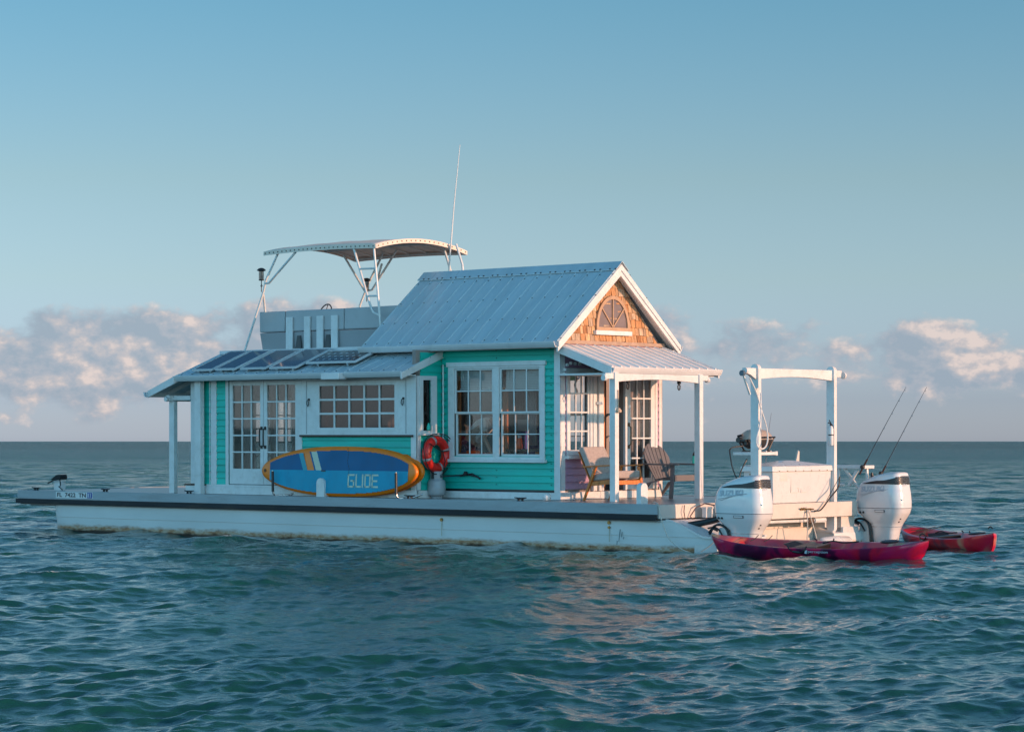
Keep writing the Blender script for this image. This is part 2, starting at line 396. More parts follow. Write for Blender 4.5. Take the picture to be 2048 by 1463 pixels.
# pontoon hulls
def pontoon(v0, v1):
    secs = []
    def prof(u, top, keel, y0, y1, flare):
        y0b, y1b = y0+flare, y1-flare
        return [(u,y0,top),(u,y0+.004,.30),(u,y0+.016,.235),(u,y0+.016,.228),(u,y0+.030,.226),(u,y0b+.03,.0),(u,y0b+.09,keel),(u,y1b-.09,keel),(u,y1b-.03,0),(u,y1-.03,.226),(u,y1-.016,.228),(u,y1-.016,.235),(u,y1-.004,.30),(u,y1,top)]
    w = v1-v0; mid = (v0+v1)/2
    for u, top, keel, k in [(-14.95,.478,.30,.70),(-14.93,.478,.16,.80),(-14.88,.478,.05,.88),(-14.78,.478,-.06,.95),(-14.55,.478,-.2,.985),(-14.2,.478,-.35,1),(-10,.478,-.4,1),(-5,.478,-.4,1),(.05,.478,-.4,1),(.12,.474,-.4,1)]:
        secs.append(prof(u, top, keel, mid-w/2*k, mid+w/2*k, .02))
    for u, top in [(.2,.462),(.34,.42),(.48,.365),(.62,.305),(.74,.255),(.82,.228),(1.02,.215),(1.05,.205)]:
        s = prof(u, top, -.3, v0, v1, .02)
        s = [(p[0], p[1], min(p[2], top)) for p in s]
        secs.append(s)
    mb = MB(); mb.loft(secs); return autosmooth(mb.build('pontoon', HULL, boat), 28)
pn = pontoon(.08, 1.42); pf = pontoon(3.24, 4.58)
# raised edge lip, stern step and fittings of the near pontoon
for vv, par in ((.075, pn), (1.36, pn), (3.235, pf), (4.52, pf)):
    lip = MB()
    pts = [(.10,.485),(.2,.472),(.34,.432),(.48,.378),(.62,.318),(.74,.268),(.82,.24),(1.05,.228)]
    for (a, za), (b, zb) in zip(pts, pts[1:]): lip.hexa([(a,vv,za-.02),(a,vv+.065,za-.02),(a,vv+.065,za+.012),(a,vv,za+.012)], [(b,vv,zb-.02),(b,vv+.065,zb-.02),(b,vv+.065,zb+.012),(b,vv,zb+.012)])
    lip.build('step_lip', FIBER, par)
for u in (-4.62, -1.02):
    d = MB(); d.lathe([(.028,-.02),(.028,.0),(.012,.004)], (u,.075,.39 if u < -2 else .42), 12, 'y'); d.lathe([(.012,-.03),(.016,0)], (u,.078,.40 if u < -2 else .43), 10, 'y', 0)
    if u > -2: d.lathe([(.022,-.02),(.022,0)], (u,.075,.345), 12, 'y')
    d.build('drain_fitting', BRASS, pn)
    s = MB(); s.box(u-.006, u+.006, .071, .076, .12, .37); s.build('rust_streak', paint('rust_streak', (.50,.44,.33), .5), pn)
c = MB()
for a, b in (((-.80,.32),(-.83,.13)), ((-.76,.28),(-.775,.2)), ((-.86,.14),(-.87,.08)), ((-.73,.2),(-.735,.17))):
    c.beam((a[0],.074,a[1]), (b[0],.078,b[1]), .006, .012, (0,1,0))
c.build('hull_scratch', paint('scratch_grey', (.16,.2,.22), .6), pn)

# deck
mb = MB(); mb.box(-15.8, -.0, .02, 4.65, .50, DZ); mb.box(.0, 1.0, 1.50, 3.16, .50, .712); mb.build('deck', DECKM, boat)
mb = MB(); mb.box(-15.82, 0, 0, .02, .565, .727); mb.box(-15.82, 0, 4.65, 4.67, .565, .727); mb.box(-15.84, -15.8, .0, 4.67, .565, .728); mb.build('deck_fascia', GREYDECK, boat, bevel=.004)
for a, b in ((.021,1.5),(3.16,4.649)): MB().box(.001, .022, a, b, .50, .716).build('stern_fascia', TAN, boat, bevel=.003)
for v in (0, 4.67):
    s = -1 if v == 0 else 1
    mb = MB(); a, b = sorted((v, v+s*.035)); mb.box(-15.87, -.01, a, b, .475, .563); mb.build('rub_rail', DARKRUB, boat, bevel=.008)
mb = MB(); mb.box(-15.875, -15.842, -.03, 4.70, .475, .563); mb.build('rub_rail', DARKRUB, boat, bevel=.008)
mb = MB(); mb.box(-15.8, .0, .03, 4.64, .455, .474); mb.box(-15.7, -.2, .2, 4.45, .43, .454); mb.build('under_deck_frame', paint('under_deck_grey', (.25,.25,.25), .7), boat)
# registration plate
pl = MB(); pl.box(-14.66, -13.56, -.008, -.001, .592, .712); plo = pl.build('registration_plate', WHITE, boat)
t = MB(); text_on(t, 'FL  7422  TN', .11, lambda x, y: (-14.62+x, -.011, .613+y), .86, .003); t.build('registration_number', INK, plo, recalc=False)
t = MB(); t.box(-13.72, -13.575, -.0125, -.0085, .60, .706); bs = t.build('registration_sticker', PLATEB, plo)
t = MB(); t.box(-13.70,-13.668,-.0145,-.013,.615,.69); t.box(-13.645,-13.60,-.0145,-.013,.615,.625); t.box(-13.645,-13.60,-.0145,-.013,.68,.69); t.box(-13.632,-13.61,-.0145,-.013,.63,.675); t.build('sticker_print', LBLUE, plo)
# cleats
for u in (-15.4, -13.32, -10.95, -5.38, -2.9):
    m = MB(); v = .10
    m.box(u-.05, u-.03, v-.02, v+.02, DZ, DZ+.05); m.box(u+.03, u+.05, v-.02, v+.02, DZ, DZ+.05)
    m.tube([(u-.13,v,DZ+.062),(u-.06,v,DZ+.052),(u+.06,v,DZ+.052),(u+.13,v,DZ+.062)], [.008,.014,.014,.008]); m.box(u-.07, u+.07, v-.025, v+.025, DZ, DZ+.008)
    m.build('deck_cleat', IRON, boat, bevel=.002)
# mooring posts with rounded heads
def mooring_post(u, v, w, h, d=.12, ax='u'):
    m = MB(); n = 12
    pts = [(-w/2, 0)] + [(w/2*-math.cos(PI*i/n), h-w/2+w/2*math.sin(PI*i/n)) for i in range(n+1)] + [(w/2, 0)]
    if ax == 'u': m.prism([(u+a, v, DZ+b) for a, b in pts], (0, d, 0))
    else: m.prism([(u, v+a, DZ+b) for a, b in pts], (d, 0, 0))
    o = autosmooth(m.build('mooring_post', TRIM, boat), 40)
    if ax == 'v': return o
    p = MB(); p.tube([(u-w/2-.07, v+d/2, DZ+h*.55), (u+w/2+.07, v+d/2, DZ+h*.55)], .009); p.build('cross_pin', STEEL, o)
    return o
mooring_post(-7.47, .04, .19, .33, .12)
mooring_post(-.45, .13, .17, .33, .09, 'v')
mooring_post(-15.15, .42, .20, .30, .12)

# ---- cabin walls
BV, MV, FV = .35, 1.0, 3.67          # bumped out wall, main near wall, far wall
UB, US, UM, UE = -11.12, -5.47, -2.82, 0
# side wall of the front cabin
h_doors = (-10.13, -8.29, .90, 2.72); h_hatch = (-7.74, -5.98, 1.90, 2.68)
m = MB(near_map(BV)); sheath(m, UB, US, .73, 2.86, [h_doors, h_hatch]); m.build('front_cabin_side_wall', INTW, boat)
m = MB(near_map(BV)); clap(m, -10.95, -10.13, .90, 2.84, [h_doors]); m.build('front_cabin_siding', TEAL, boat)
m = MB(near_map(BV)); clap(m, -8.22, US, .88, 1.775, []); m.build('front_cabin_siding', TEAL, boat)
# its stern-facing return with the narrow window
h_nw = (.49, .69, 1.87, 2.73)
m = MB(stern_map(US)); sheath(m, BV+.0, 1.9, .73, 3.24, [h_nw]); m.build('front_cabin_return_wall', INTW, boat)
m = MB(stern_map(US)); clap(m, BV+.1, MV-.035, .86, 3.2, [h_nw]); m.build('return_wall_siding', TEAL, boat)
# bow wall and far wall of front cabin
h_bw = (1.6, 3.1, .95, 2.5)
m = MB(bow_map(UB)); sheath(m, BV+.08, 4.24, .73, 2.95, [h_bw]); m.build('front_cabin_bow_wall', INTW, boat)
m = MB(bow_map(UB)); clap(m, BV+.1, 4.3, .86, 2.95, [h_bw]); m.build('bow_wall_siding', TEAL, boat)
for a0, a1 in ((1.6,2.34),(2.36,3.1)): french(bow_map(UB), a0, a1, .95, 2.5, 3, 5, 0, 'bow_door', .08, .2, .09, c=-.01)
fh = [(-10.3,-9.62,1.0,2.55), (-9.45,-8.75,1.0,2.55)]
m = MB(far_map(4.32)); sheath(m, UB, US, .73, 2.86, fh); m.build('front_cabin_far_wall', INTW, boat)
m = MB(far_map(4.32)); clap(m, UB, US, .86, 2.84, fh); m.build('far_wall_siding', TEAL, boat)
fw = MB(far_map(4.32))
for h in fh: fw.box(h[0]-.07,h[0],0,.03,h[2]-.07,h[3]+.07); fw.box(h[1],h[1]+.07,0,.03,h[2]-.07,h[3]+.07)
for h in fh:
    for k in range(1, 5): z = h[2]+(h[3]-h[2])*k/5; fw.box(h[0], h[1], -.05, -.02, z-.012, z+.012)
    for k in range(1, 3): a = h[0]+(h[1]-h[0])*k/3; fw.box(a-.01, a+.01, -.052, -.018, h[2], h[3])
islands(fw, 'far_window_frame', TRIM, boat)
m = MB(stern_map(US)); sheath(m, 3.67, 4.24, .73, 2.9, []); m.build('far_return_wall', INTW, boat)
# main cabin
hw = (-5.19, -3.2, 1.44, 2.92)
m = MB(near_map(MV)); sheath(m, -7.0, UM, .73, 3.28, [hw, (-7.0,-5.6,.8,2.7)]); m.build('main_cabin_side_wall', INTW, boat)
m = MB(near_map(MV)); clap(m, -5.46, UM-.1, .885, 3.24, [hw]); m.build('main_cabin_siding', TEAL, boat)
m = MB(near_map(MV)); m.box(US, UM, .001, .018, .845, .885); m.build('black_base_flashing', BLACK, boat)
fh2 = [(-4.95,-4.15,1.4,2.9), (-3.95,-3.15,1.4,2.9)]
m = MB(far_map(FV)); sheath(m, -7.0, UM, .73, 3.28, fh2); m.build('main_cabin_far_wall', INTW, boat)
m = MB(far_map(FV))
for h in fh2:
    z = (h[2]+h[3])/2; a = (h[0]+h[1])/2
    m.box(h[0], h[1], -.05, -.02, z-.02, z+.02); m.box(a-.012, a+.012, -.052, -.022, h[2], h[3]); m.box(h[0], h[1], -.053, -.02, h[2]+.36, h[2]+.376)
islands(m, 'far_sash_frame', TRIM, boat)
h_w = (1.19, 1.73, 1.50, 2.84); h_d = (2.06, 2.68, .86, 2.84); h_l = (2.70, 3.48, .90, 2.84)
m = MB(stern_map(UM)); sheath(m, MV+.0, FV, .73, 3.34, [h_w, h_d, h_l]); m.build('stern_wall', INTW, boat)
m = MB(stern_map(UM)); clap(m, MV+.09, FV-.06, .90, 3.30, [h_w, h_d, h_l, (1.74,2.06,.8,3.0)]); m.build('stern_wall_siding', PINK, boat)
m = MB(bow_map(-7.0)); m.prism([(.0+MV, 0, 3.0), (FV, 0, 3.0), (FV, 0, 3.28), (2.335, 0, 4.55), (MV, 0, 3.28)], (0,.05,0)); m.build('main_cabin_bow_gable', INTW, boat)
# floors / interior ceiling
m = MB(); m.box(UB+.01, US-.01, BV+.09, 4.23, .735, .77); m.box(US-.009, UM-.09, MV+.09, FV-.09, .735, .772); islands(m, 'cabin_floor', INTFLOOR, boat)
m = MB(); m.box(-5.4, UM-.09, MV+.01, FV-.01, 3.22, 3.25); m.box(UB+.1, US-.1, .45, 4.2, 2.84, 2.86); islands(m, 'cabin_ceiling', INTW, boat)
m = MB(); m.box(-7.9, -7.86, 1.2, 4.2, .78, 2.83); m.build('interior_partition', INTW, boat)
MB().box(-5.44, -5.40, 1.09, 2.5, .78, 3.2).build('interior_partition', paint('dark_grey_partition', (.10,.09,.09), .7), boat)

# skirting / base boards and corner boards
m = MB(near_map(BV)); m.box(-10.72, US+.03, .002, .045, .725, .86); m.box(-10.72, -8.22, .002, .038, .861, .90); m.build('base_board', TRIM, boat, bevel=.004)
m = MB(near_map(MV)); m.box(US, UM+.04, .001, .03, .725, .842); m.build('base_board', TRIM, boat, bevel=.004)
m = MB(stern_map(UM)); m.box(MV, FV+.01, .002, .035, .725, .85); m.build('base_board', TRIM, boat, bevel=.004)
m = MB(stern_map(US)); m.box(BV+.03, MV-.035, .002, .035, .725, .855); m.build('base_board', TRIM, boat, bevel=.004)
def corner(u, v, w, z0, z1, su, sv, t=.03):
    m = MB(); m.box(*sorted((u+su*t, u-su*w)), *sorted((v, v+sv*t)), z0, z1); m.box(*sorted((u, u+su*t)), *sorted((v+sv*t*.98, v-sv*w)), z0, z1)
    return m.build('corner_board', TRIM, boat, bevel=.003)
corner(UB, BV, .17, .91, 2.80, -1, -1); corner(US, BV, .09, .86, 2.80, 1, -1); corner(UM, MV, .10, .84, 3.24, 1, -1)
corner(UM, FV, .06, .84, 3.0, 1, 1)
m = MB(); m.box(-10.60, -10.45, BV-.035, BV-.002, .90, 2.82); m.box(-10.645, -10.625, BV-.03, BV-.002, .90, 2.82); islands(m, 'wall_batten', TRIM, boat, bevel=.003)
m = MB(); m.box(-11.22, -10.74, BV-.10, BV+.02, .725, .875); o = m.build('corner_step', TRIM, boat, bevel=.005)
m = MB(); m.box(-11.24, -10.86, BV-.115, BV+.03, .876, .905); m.build('step_tread', DARKWOOD, o, bevel=.004)

m = MB()
for z in np.arange(.95, 3.2, .118):
    for u in (-5.38, -4.2 if (z < 1.3 or z > 3.05) else -5.36, -2.99): m.box(u-.006, u+.006, MV-.034, MV-.015, z+.012, z+.024)
m.build('siding_nail_heads', paint('rusty_nail_head', (.03,.16,.14), .6), boat)
# double door (glazed) in side wall
fm = near_map(BV)
french(fm, -10.11, -9.215, .91, 2.78, 3, 5, 1); french(fm, -9.205, -8.31, .91, 2.78, 3, 5, -1)
m = MB(fm); m.box(-10.2, -10.125, .021, .035, .90, 2.82); m.box(-8.30, -8.215, .0, .035, .90, 2.82); islands(m, 'door_casing', TRIM, boat, bevel=.003)

# serving hatch with awning window
hp = MB(fm)
for q in cells(-8.215, -5.56, 1.80, 2.82, [(-7.84,-5.88,1.86,2.72)]): hp.box(q[0], q[1], .001, .03, q[2], q[3])
hatch = hp.build('hatch_panel', TRIM, boat)
hf = MB(fm); hf.box(-8.10, -8.085, .031, .038, 1.82, 2.74); hf.box(-5.68, -5.665, .031, .038, 1.82, 2.74); hf.box(-8.10, -5.665, .031, .036, 2.735, 2.75); hf.build('panel_joint', paint('joint_line_grey', (.42,.42,.42), .6), hatch)  # grey lines along the hatch panel joints
sash(fm, hatch, -7.84, -5.88, 1.86, 2.72, 5, 3, .065, .035, .034, .05, glass=GLASSD)
m = MB(fm); m.box(-8.24, -5.50, .001, .075, 1.765, 1.80); m.build('counter_sill', DARKWOOD, boat, bevel=.006)
for a in (-8.03, -5.73):
    m = MB(fm); m.tube([(a,.035,2.42),(a-.02,.06,2.40),(a-.03,.06,2.34),(a,.06,2.30),(a+.02,.06,2.34),(a+.01,.05,2.39)], .008); m.box(a-.02, a+.02, .03, .045, 2.40, 2.44); m.build('hatch_latch', IRON, hatch)

# narrow window on the return wall
fs = stern_map(US)
m = MB(fs)
for q in cells(.405, .83, 1.80, 2.80, [h_nw]): m.box(q[0], q[1], .018, .045, q[2], q[3])
nw = m.build('narrow_window', TRIM, boat, bevel=.003)
m = MB(fs); m.box(.37, .87, .02, .085, 1.79, 1.825); m.build('sill', TRIM, nw, bevel=.003)
m = MB(fs); m.box(.49, .69, .0, .006, 1.87, 2.73); m.build('pane', GLASSD, nw)
m = MB(fs); m.lathe([(.03,1.88),(.035,1.93),(.01,2.0)], (.57,.09,0), 10); m.map = None; m.build('glass_float', TEALP, nw)
# downpipe conduit
m = MB(); m.tube([(US+.06,MV-.035,3.0),(US+.06,MV-.035,1.22)], .013)
for z in np.arange(1.3, 3.0, .17): m.tube([(US+.06,MV-.035,z),(US+.06,MV-.035,z+.03)], .017)
m.build('conduit_pipe', TUBEW, boat)

# double hung windows on main wall
fm2 = near_map(MV)
m = MB(fm2)
for q in cells(-5.29, -3.12, 1.385, 2.955, [(-5.16,-4.27,1.43,2.92),(-4.13,-3.23,1.43,2.92)]): m.box(q[0], q[1], .018, .042, q[2], q[3])
m.box(-5.32, -3.09, .018, .06, 2.955, 3.03)
win = m.build('double_hung_window', TRIM, boat, bevel=.003)
m = MB(fm2); m.box(-5.33, -3.08, .019, .095, 1.335, 1.385); m.build('sill', TRIM, win, bevel=.004)
for a0, a1 in ((-5.16,-4.27),(-4.13,-3.23)):
    sash(fm2, win, a0, a1, 2.16, 2.92, 3, 2, .03, .022, .02, .035, stile=.035); sash(fm2, win, a0, a1, 1.43, 2.19, 3, 2, .045, .018, -.012, .035, stile=.035)
    b = MB(fm2)
    for k in range(14): z = 2.93-.026*k; b.hexa([(a0+.06,-.07,z-.024),(a1-.01,-.07,z-.024),(a1-.01,-.10,z-.024),(a0+.06,-.10,z-.024)], [(a0+.06,-.08,z),(a1-.01,-.08,z),(a1-.01,-.11,z),(a0+.06,-.11,z)])
    b.box(a0+.05, a1, -.115, -.065, 2.56, 2.585); b.build('blind', BLIND, win)
    b = MB(fm2); b.tube([(a0+.14,-.05,2.86),(a0+.14,-.05,2.72)], .008); b.build('blind_wand', TRIM, win)

# stern wall: window, door jambs, open doorway, glazed leaf
fsm = stern_map(UM)
m = MB(fsm)
for q in cells(1.13, 1.79, 1.46, 2.90, [h_w]): m.box(q[0], q[1], .018, .05, q[2], q[3])
sw = m.build('porch_window', TRIM, boat, bevel=.003)
m = MB(fsm); m.box(1.10, 1.82, .019, .11, 1.40, 1.455); m.build('sill', TRIM, sw, bevel=.004)
sash(fsm, sw, 1.19, 1.73, 1.50, 2.84, 3, 4, .045, .026, .03, .035)
for k in range(2):
    m = MB(fsm); x = 1.27+.2*k
    m.tube([(x+.03*math.sin(i*.9), -.05, 2.78-.03*i) for i in range(14)], .014); m.build('curtain_tieback', CURT, sw)
m = MB(fsm); m.box(1.80, 1.87, .0, .06, .86, 2.92); m.box(1.88, 1.93, .0, .03, .86, 2.92); m.box(1.94, 2.06, .0, .07, .86, 2.92); m.box(1.80, 3.52, .0, .055, 2.85, 2.95); m.box(2.66, 2.70, 0, .05, .86, 2.85); m.box(3.48, 3.54, 0, .05, .86, 2.85)
dj = m.build('door_jamb', TRIM, boat, bevel=.003)
m = MB(fsm); m.box(1.86, 2.0, .065, .09, 2.30, 2.35); m.lathe([(.012,.07),(.012,.11)], (1.87,0,0), 8); m.map = None; m.v = m.v[:8]; m.f = m.f[:6]; m.m = m.m[:6]; m.build('latch', STEEL, dj)
french(fsm, 2.70, 3.48, .87, 2.84, 3, 5, 0, 'glazed_door_leaf', .09, .19, .11, c=.04)
h = MB(fsm); x = 2.755
h.tube([(x,.04,1.60),(x,.09,1.64),(x,.09,1.92),(x,.04,1.96)], .013); h.box(x-.028, x+.028, .04, .05, 1.56, 1.62); h.box(x-.028, x+.028, .04, .05, 1.94, 2.0); h.build('door_handle', paint('bronze_handle',(.10,.06,.03),.4), boat)
h = MB(fsm); h.box(2.735, 2.785, .04, .06, 2.24, 2.30); h.build('deadbolt', STEEL, boat)
# boat shoe rail / hose on porch side
# ---- gable with cedar shingles
m = MB(fsm)
zb, zap, vc = 3.36, 4.60, 2.335
sl = (zap-zb)/(vc-1.10)
def clip(poly, n, d):
    out = []
    for i in range(len(poly)):
        p, q = poly[i], poly[(i+1)%len(poly)]; dp = n[0]*p[0]+n[1]*p[1]-d; dq = n[0]*q[0]+n[1]*q[1]-d
        if dp <= 0: out.append(p)
        if (dp < 0 < dq) or (dq < 0 < dp): t = dp/(dp-dq); out.append((p[0]+(q[0]-p[0])*t, p[1]+(q[1]-p[1])*t))
    return out
row = 0; z = zb
while z < zap:
    x = .9 + random.uniform(0,.05)
    while x < 3.85:
        w = random.uniform(.07, .17); dz = random.uniform(-.012,.012)
        poly = [(x+.006, z+dz), (x+w-.006, z+dz+random.uniform(-.006,.006)), (x+w-.006, z+.15), (x+.006, z+.15)]
        poly = clip(poly, (-sl, 1), zap - sl*vc); poly = clip(poly, (sl, 1), zap + sl*vc)
        if len(poly) > 2:
            t = .032+random.uniform(-.006,.006)
            cc = lambda zz: t - (t-.004)*max(0,(zz-z))/.16
            n = len(poly)
            m.add([(p[0], .001, p[1]) for p in poly] + [(p[0], cc(p[1]), p[1]) for p in poly], [tuple(range(n)), tuple(range(n,2*n))]+[(i,(i+1)%n,n+(i+1)%n,n+i) for i in range(n)])
        x += w
    z += .128
m.build('gable_shingles', SHINGLE, boat)
m = MB(fsm); m.prism([(1.0,-.06,3.30),(3.67,-.06,3.30),(3.67,-.06,3.34),(vc,-.06,zap-.02),(1.0,-.06,3.34)], (0,.06,0)); m.build('gable_backing', INTW, boat)
m = MB(fsm); m.box(1.02, 3.74, .0, .05, 3.30, 3.362); m.build('gable_base_trim', paint('weathered_tan_trim', (.38,.26,.19), .7, .15, 4), boat, bevel=.003)
# arched window
ARCH = paint('tan_arch_frame', (.45,.28,.17), .6, .1, 5)
def arch(r0x, r0z, r1x, r1z, c0, c1, zc, m):
    n = 28
    for i in range(n):
        a, b = PI*i/n, PI*(i+1)/n
        m.hexa([(vc+r0x*math.cos(a),c0,zc+r0z*math.sin(a)),(vc+r1x*math.cos(a),c0,zc+r1z*math.sin(a)),(vc+r1x*math.cos(a),c1,zc+r1z*math.sin(a)),(vc+r0x*math.cos(a),c1,zc+r0z*math.sin(a))],
               [(vc+r0x*math.cos(b),c0,zc+r0z*math.sin(b)),(vc+r1x*math.cos(b),c0,zc+r1z*math.sin(b)),(vc+r1x*math.cos(b),c1,zc+r1z*math.sin(b)),(vc+r0x*math.cos(b),c1,zc+r0z*math.sin(b))])
m = MB(fsm); arch(.385,.475,.44,.535,.02,.055,3.60,m); m.box(vc-.44, vc+.44, .02, .055, 3.545, 3.60)
for an in (42, 90, 138): m.beam((vc,.042,3.60), (vc+.40*math.cos(R(an)),.042,3.60+.49*math.sin(R(an))), .02, .02, (0,1,0))
aw = m.build('arched_window', ARCH, boat)
m = MB(fsm); n = 28; pts = [(vc+.39*math.cos(PI*i/n), .026, 3.6+.48*math.sin(PI*i/n)) for i in range(n+1)]; m.prism(pts, (0,.006,0)); m.build('pane', paint('dusty_glass', (.20,.15,.14), .12, .1, 3), aw)
m = MB(fsm); m.box(vc-.49, vc+.47, .02, .085, 3.47, 3.543); m.build('sill', TRIM, aw, bevel=.003)

# ---- main gable roof
ez, ev0, ev1, rz = 3.33, .70, 3.97, 4.665
def slope_panel(name, u0, u1, va, za, vb, zb_, mat, rib=.285, screws=True, th=.022, mud=1, par=None):
    # sheet between eave (va,za) and top (vb,zb_), ribs running up the slope
    m = MB(); d = Vector((0, vb-va, zb_-za)); L = d.length; d.normalize(); nrm = Vector((0,-d.z,d.y)); 
    if nrm.z < 0: nrm = -nrm
    P = lambda u, s, h: Vector((u, va, za)) + d*s + nrm*h
    m.hexa([P(u0,0,-th),P(u1,0,-th),P(u1,L,-th),P(u0,L,-th)], [P(u0,0,0),P(u1,0,0),P(u1,L,0),P(u0,L,0)])
    n = int(round((u1-u0)/rib)); k = []
    for i in range(n+1):
        u = u0+.02+(u1-u0-.04)*i/n
        m.hexa([P(u-.014,-.01,-.001),P(u+.014,-.01,-.001),P(u+.014,L,-.001),P(u-.014,L,-.001)], [P(u-.007,-.01,.013),P(u+.007,-.01,.013),P(u+.007,L,.013),P(u-.007,L,.013)])
        if i < n:
            for f in (.33,.66):
                uu = u+(u1-u0)/n*f; m.hexa([P(uu-.012,-.005,-.001),P(uu+.012,-.005,-.001),P(uu+.012,L,-.001),P(uu-.012,L,-.001)], [P(uu-.005,-.005,.0025),P(uu+.005,-.005,.0025),P(uu+.005,L,.0025),P(uu-.005,L,.0025)])
        if screws:
            s = .08
            while s < L:
                q = .007
                a = [P(u+.03-q, s-q, -.002),P(u+.03+q,s-q,-.002),P(u+.03+q,s+q,-.002),P(u+.03-q,s+q,-.002)]
                m.hexa(a, [x+nrm*.012 for x in a], 1); s += .58
    return m.build(name, [mat, SCREW], par or boat)
main_roof = slope_panel('main_roof_slope', -7.12, -2.60, ev0, ez, vc, rz, METROOF)
far_roof = slope_panel('main_roof_slope', -7.12, -2.60, ev1, ez, vc, rz, METROOF)
m = MB(); k = (rz-ez)/(vc-ev0)
for s in (-1, 1):
    a = (vc, rz+.045); b = (vc+s*.17, rz-.17*k+.035)
    m.hexa([(-7.15,a[0],a[1]-.012),(-2.57,a[0],a[1]-.012),(-2.57,b[0],b[1]-.012),(-7.15,b[0],b[1]-.012)], [(-7.15,a[0],a[1]),(-2.57,a[0],a[1]),(-2.57,b[0],b[1]),(-7.15,b[0],b[1])])
rc = m.build('ridge_cap', METROOF, boat)
m = MB()
u = -7.0
while u < -2.6:
    for du in (0, .12): q = .011; m.box(u+du-q, u+du+q, vc-.158-q, vc-.158+q, rz-.158*k+.02, rz-.158*k+.05)
    u += .33
m.build('cap_screws', SCREW, rc)
# rake boards and soffit
def rake(u0, u1, name='barge_board'):
    m = MB()
    for s, ve in ((-1, ev0), (1, ev1)):
        e = (ve, ez-.02); t = (vc, rz-.02)
        def off(p, dz): return (p[0], p[1]+dz)
        m.hexa([(u0,e[0],e[1]-.15),(u1,e[0],e[1]-.15),(u1,e[0],e[1]-.005),(u0,e[0],e[1]-.005)], [(u0,t[0],t[1]-.18),(u1,t[0],t[1]-.18),(u1,t[0],t[1]-.005),(u0,t[0],t[1]-.005)])
        m.hexa([(u1-.002,e[0]-s*.0,e[1]-.07),(u1+.02,e[0],e[1]-.07),(u1+.02,e[0],e[1]+.01),(u1-.002,e[0],e[1]+.01)], [(u1-.002,t[0],t[1]-.09),(u1+.02,t[0],t[1]-.09),(u1+.02,t[0],t[1]+.012),(u1-.002,t[0],t[1]+.012)])
    return islands(m, name, TRIM, boat)
rake(-2.64, -2.605); rake(-7.12, -7.09)
m = MB()
for s, ve in ((-1, ev0), (1, ev1)):
    m.hexa([(-2.80,ve,ez-.10),(-2.642,ve,ez-.10),(-2.642,ve,ez-.06),(-2.80,ve,ez-.06)], [(-2.80,vc,rz-.10),(-2.642,vc,rz-.10),(-2.642,vc,rz-.06),(-2.80,vc,rz-.06)])
    m.box(-7.08, -2.645, *sorted((ve+(-s)*.05, ve+(-s)*.30)), ez-.10, ez-.085)
islands(m, 'soffit', TRIM, boat)
def gutter(u0, u1, v, z, s=-1, drop=0):
    m = MB(); pr = [(0,0),(s*.0,-.085),(s*.055,-.09),(s*.085,-.045),(s*.10,-.005),(s*.10,.005),(s*.088,.005),(s*.076,-.04),(s*.05,-.078),(s*.01,-.074),(s*.01,0)]
    m.loft([[(u0, v+a, z+b+drop) for a, b in pr], [(u1, v+a, z+b) for a, b in pr]])
    return m.build('gutter', GUTTER, boat)
gutter(-7.13, -2.62, ev0+.01, ez-.01); gutter(-7.13, -2.62, ev1-.01, ez-.01, 1)
m = MB(); m.box(-7.10, -2.62, ev0+.012, ev0+.03, ez-.11, ez-.025); m.build('eave_fascia', TRIM, boat)

# ---- shed roof of the front cabin (near), mirrored far side, and flat roof
sz0, sv0, sz1, sv1 = 2.875, .05, 3.30, 1.15
slope_panel('shed_roof', -11.22, -5.44, sv0, sz0, sv1, sz1, METROOF, .29)
slope_panel('shed_roof', -11.22, -5.44, 4.62, sz0, 3.52, sz1, METROOF, .6, False)
m = MB(); m.box(-11.2, -7.0, 1.14, 3.53, 3.27, 3.335); m.build('flat_roof', TUBEW, boat)
m = MB(); m.box(-11.22, -7.1, 1.10, 1.17, 3.30, 3.36); m.build('roof_edge_cap', GUTTER, boat)
gutter(-11.24, -5.46, sv0+.01, sz0-.005); gutter(-11.24, -5.46, 4.61, sz0-.005, 1)
m = MB()
ks = (sz1-sz0)/(sv1-sv0)
for u0, u1 in ((-5.46, -5.425), (-11.25, -11.215)):
    for a, b in ((sv0-.09, sv1),):
        za, zb2 = sz0+(a-sv0)*ks, sz1
        m.hexa([(u0,a,za-.10),(u1,a,za-.10),(u1,a,za+.012),(u0,a,za+.012)], [(u0,b,zb2-.13),(u1,b,zb2-.13),(u1,b,zb2+.012),(u0,b,zb2+.012)])
islands(m, 'rake_board', TRIM, boat, bevel=.003)
m = MB(); m.box(-11.2, -5.47, .09, BV-.001, 2.80, 2.818); m.build('shed_soffit', TRIM, boat)
m = MB(); m.box(-7.27, -6.83, -.14, .055, 2.755, 2.865); m.build('floodlight_box', paint('white_light_housing', (.7,.7,.7), .3), boat, bevel=.008)
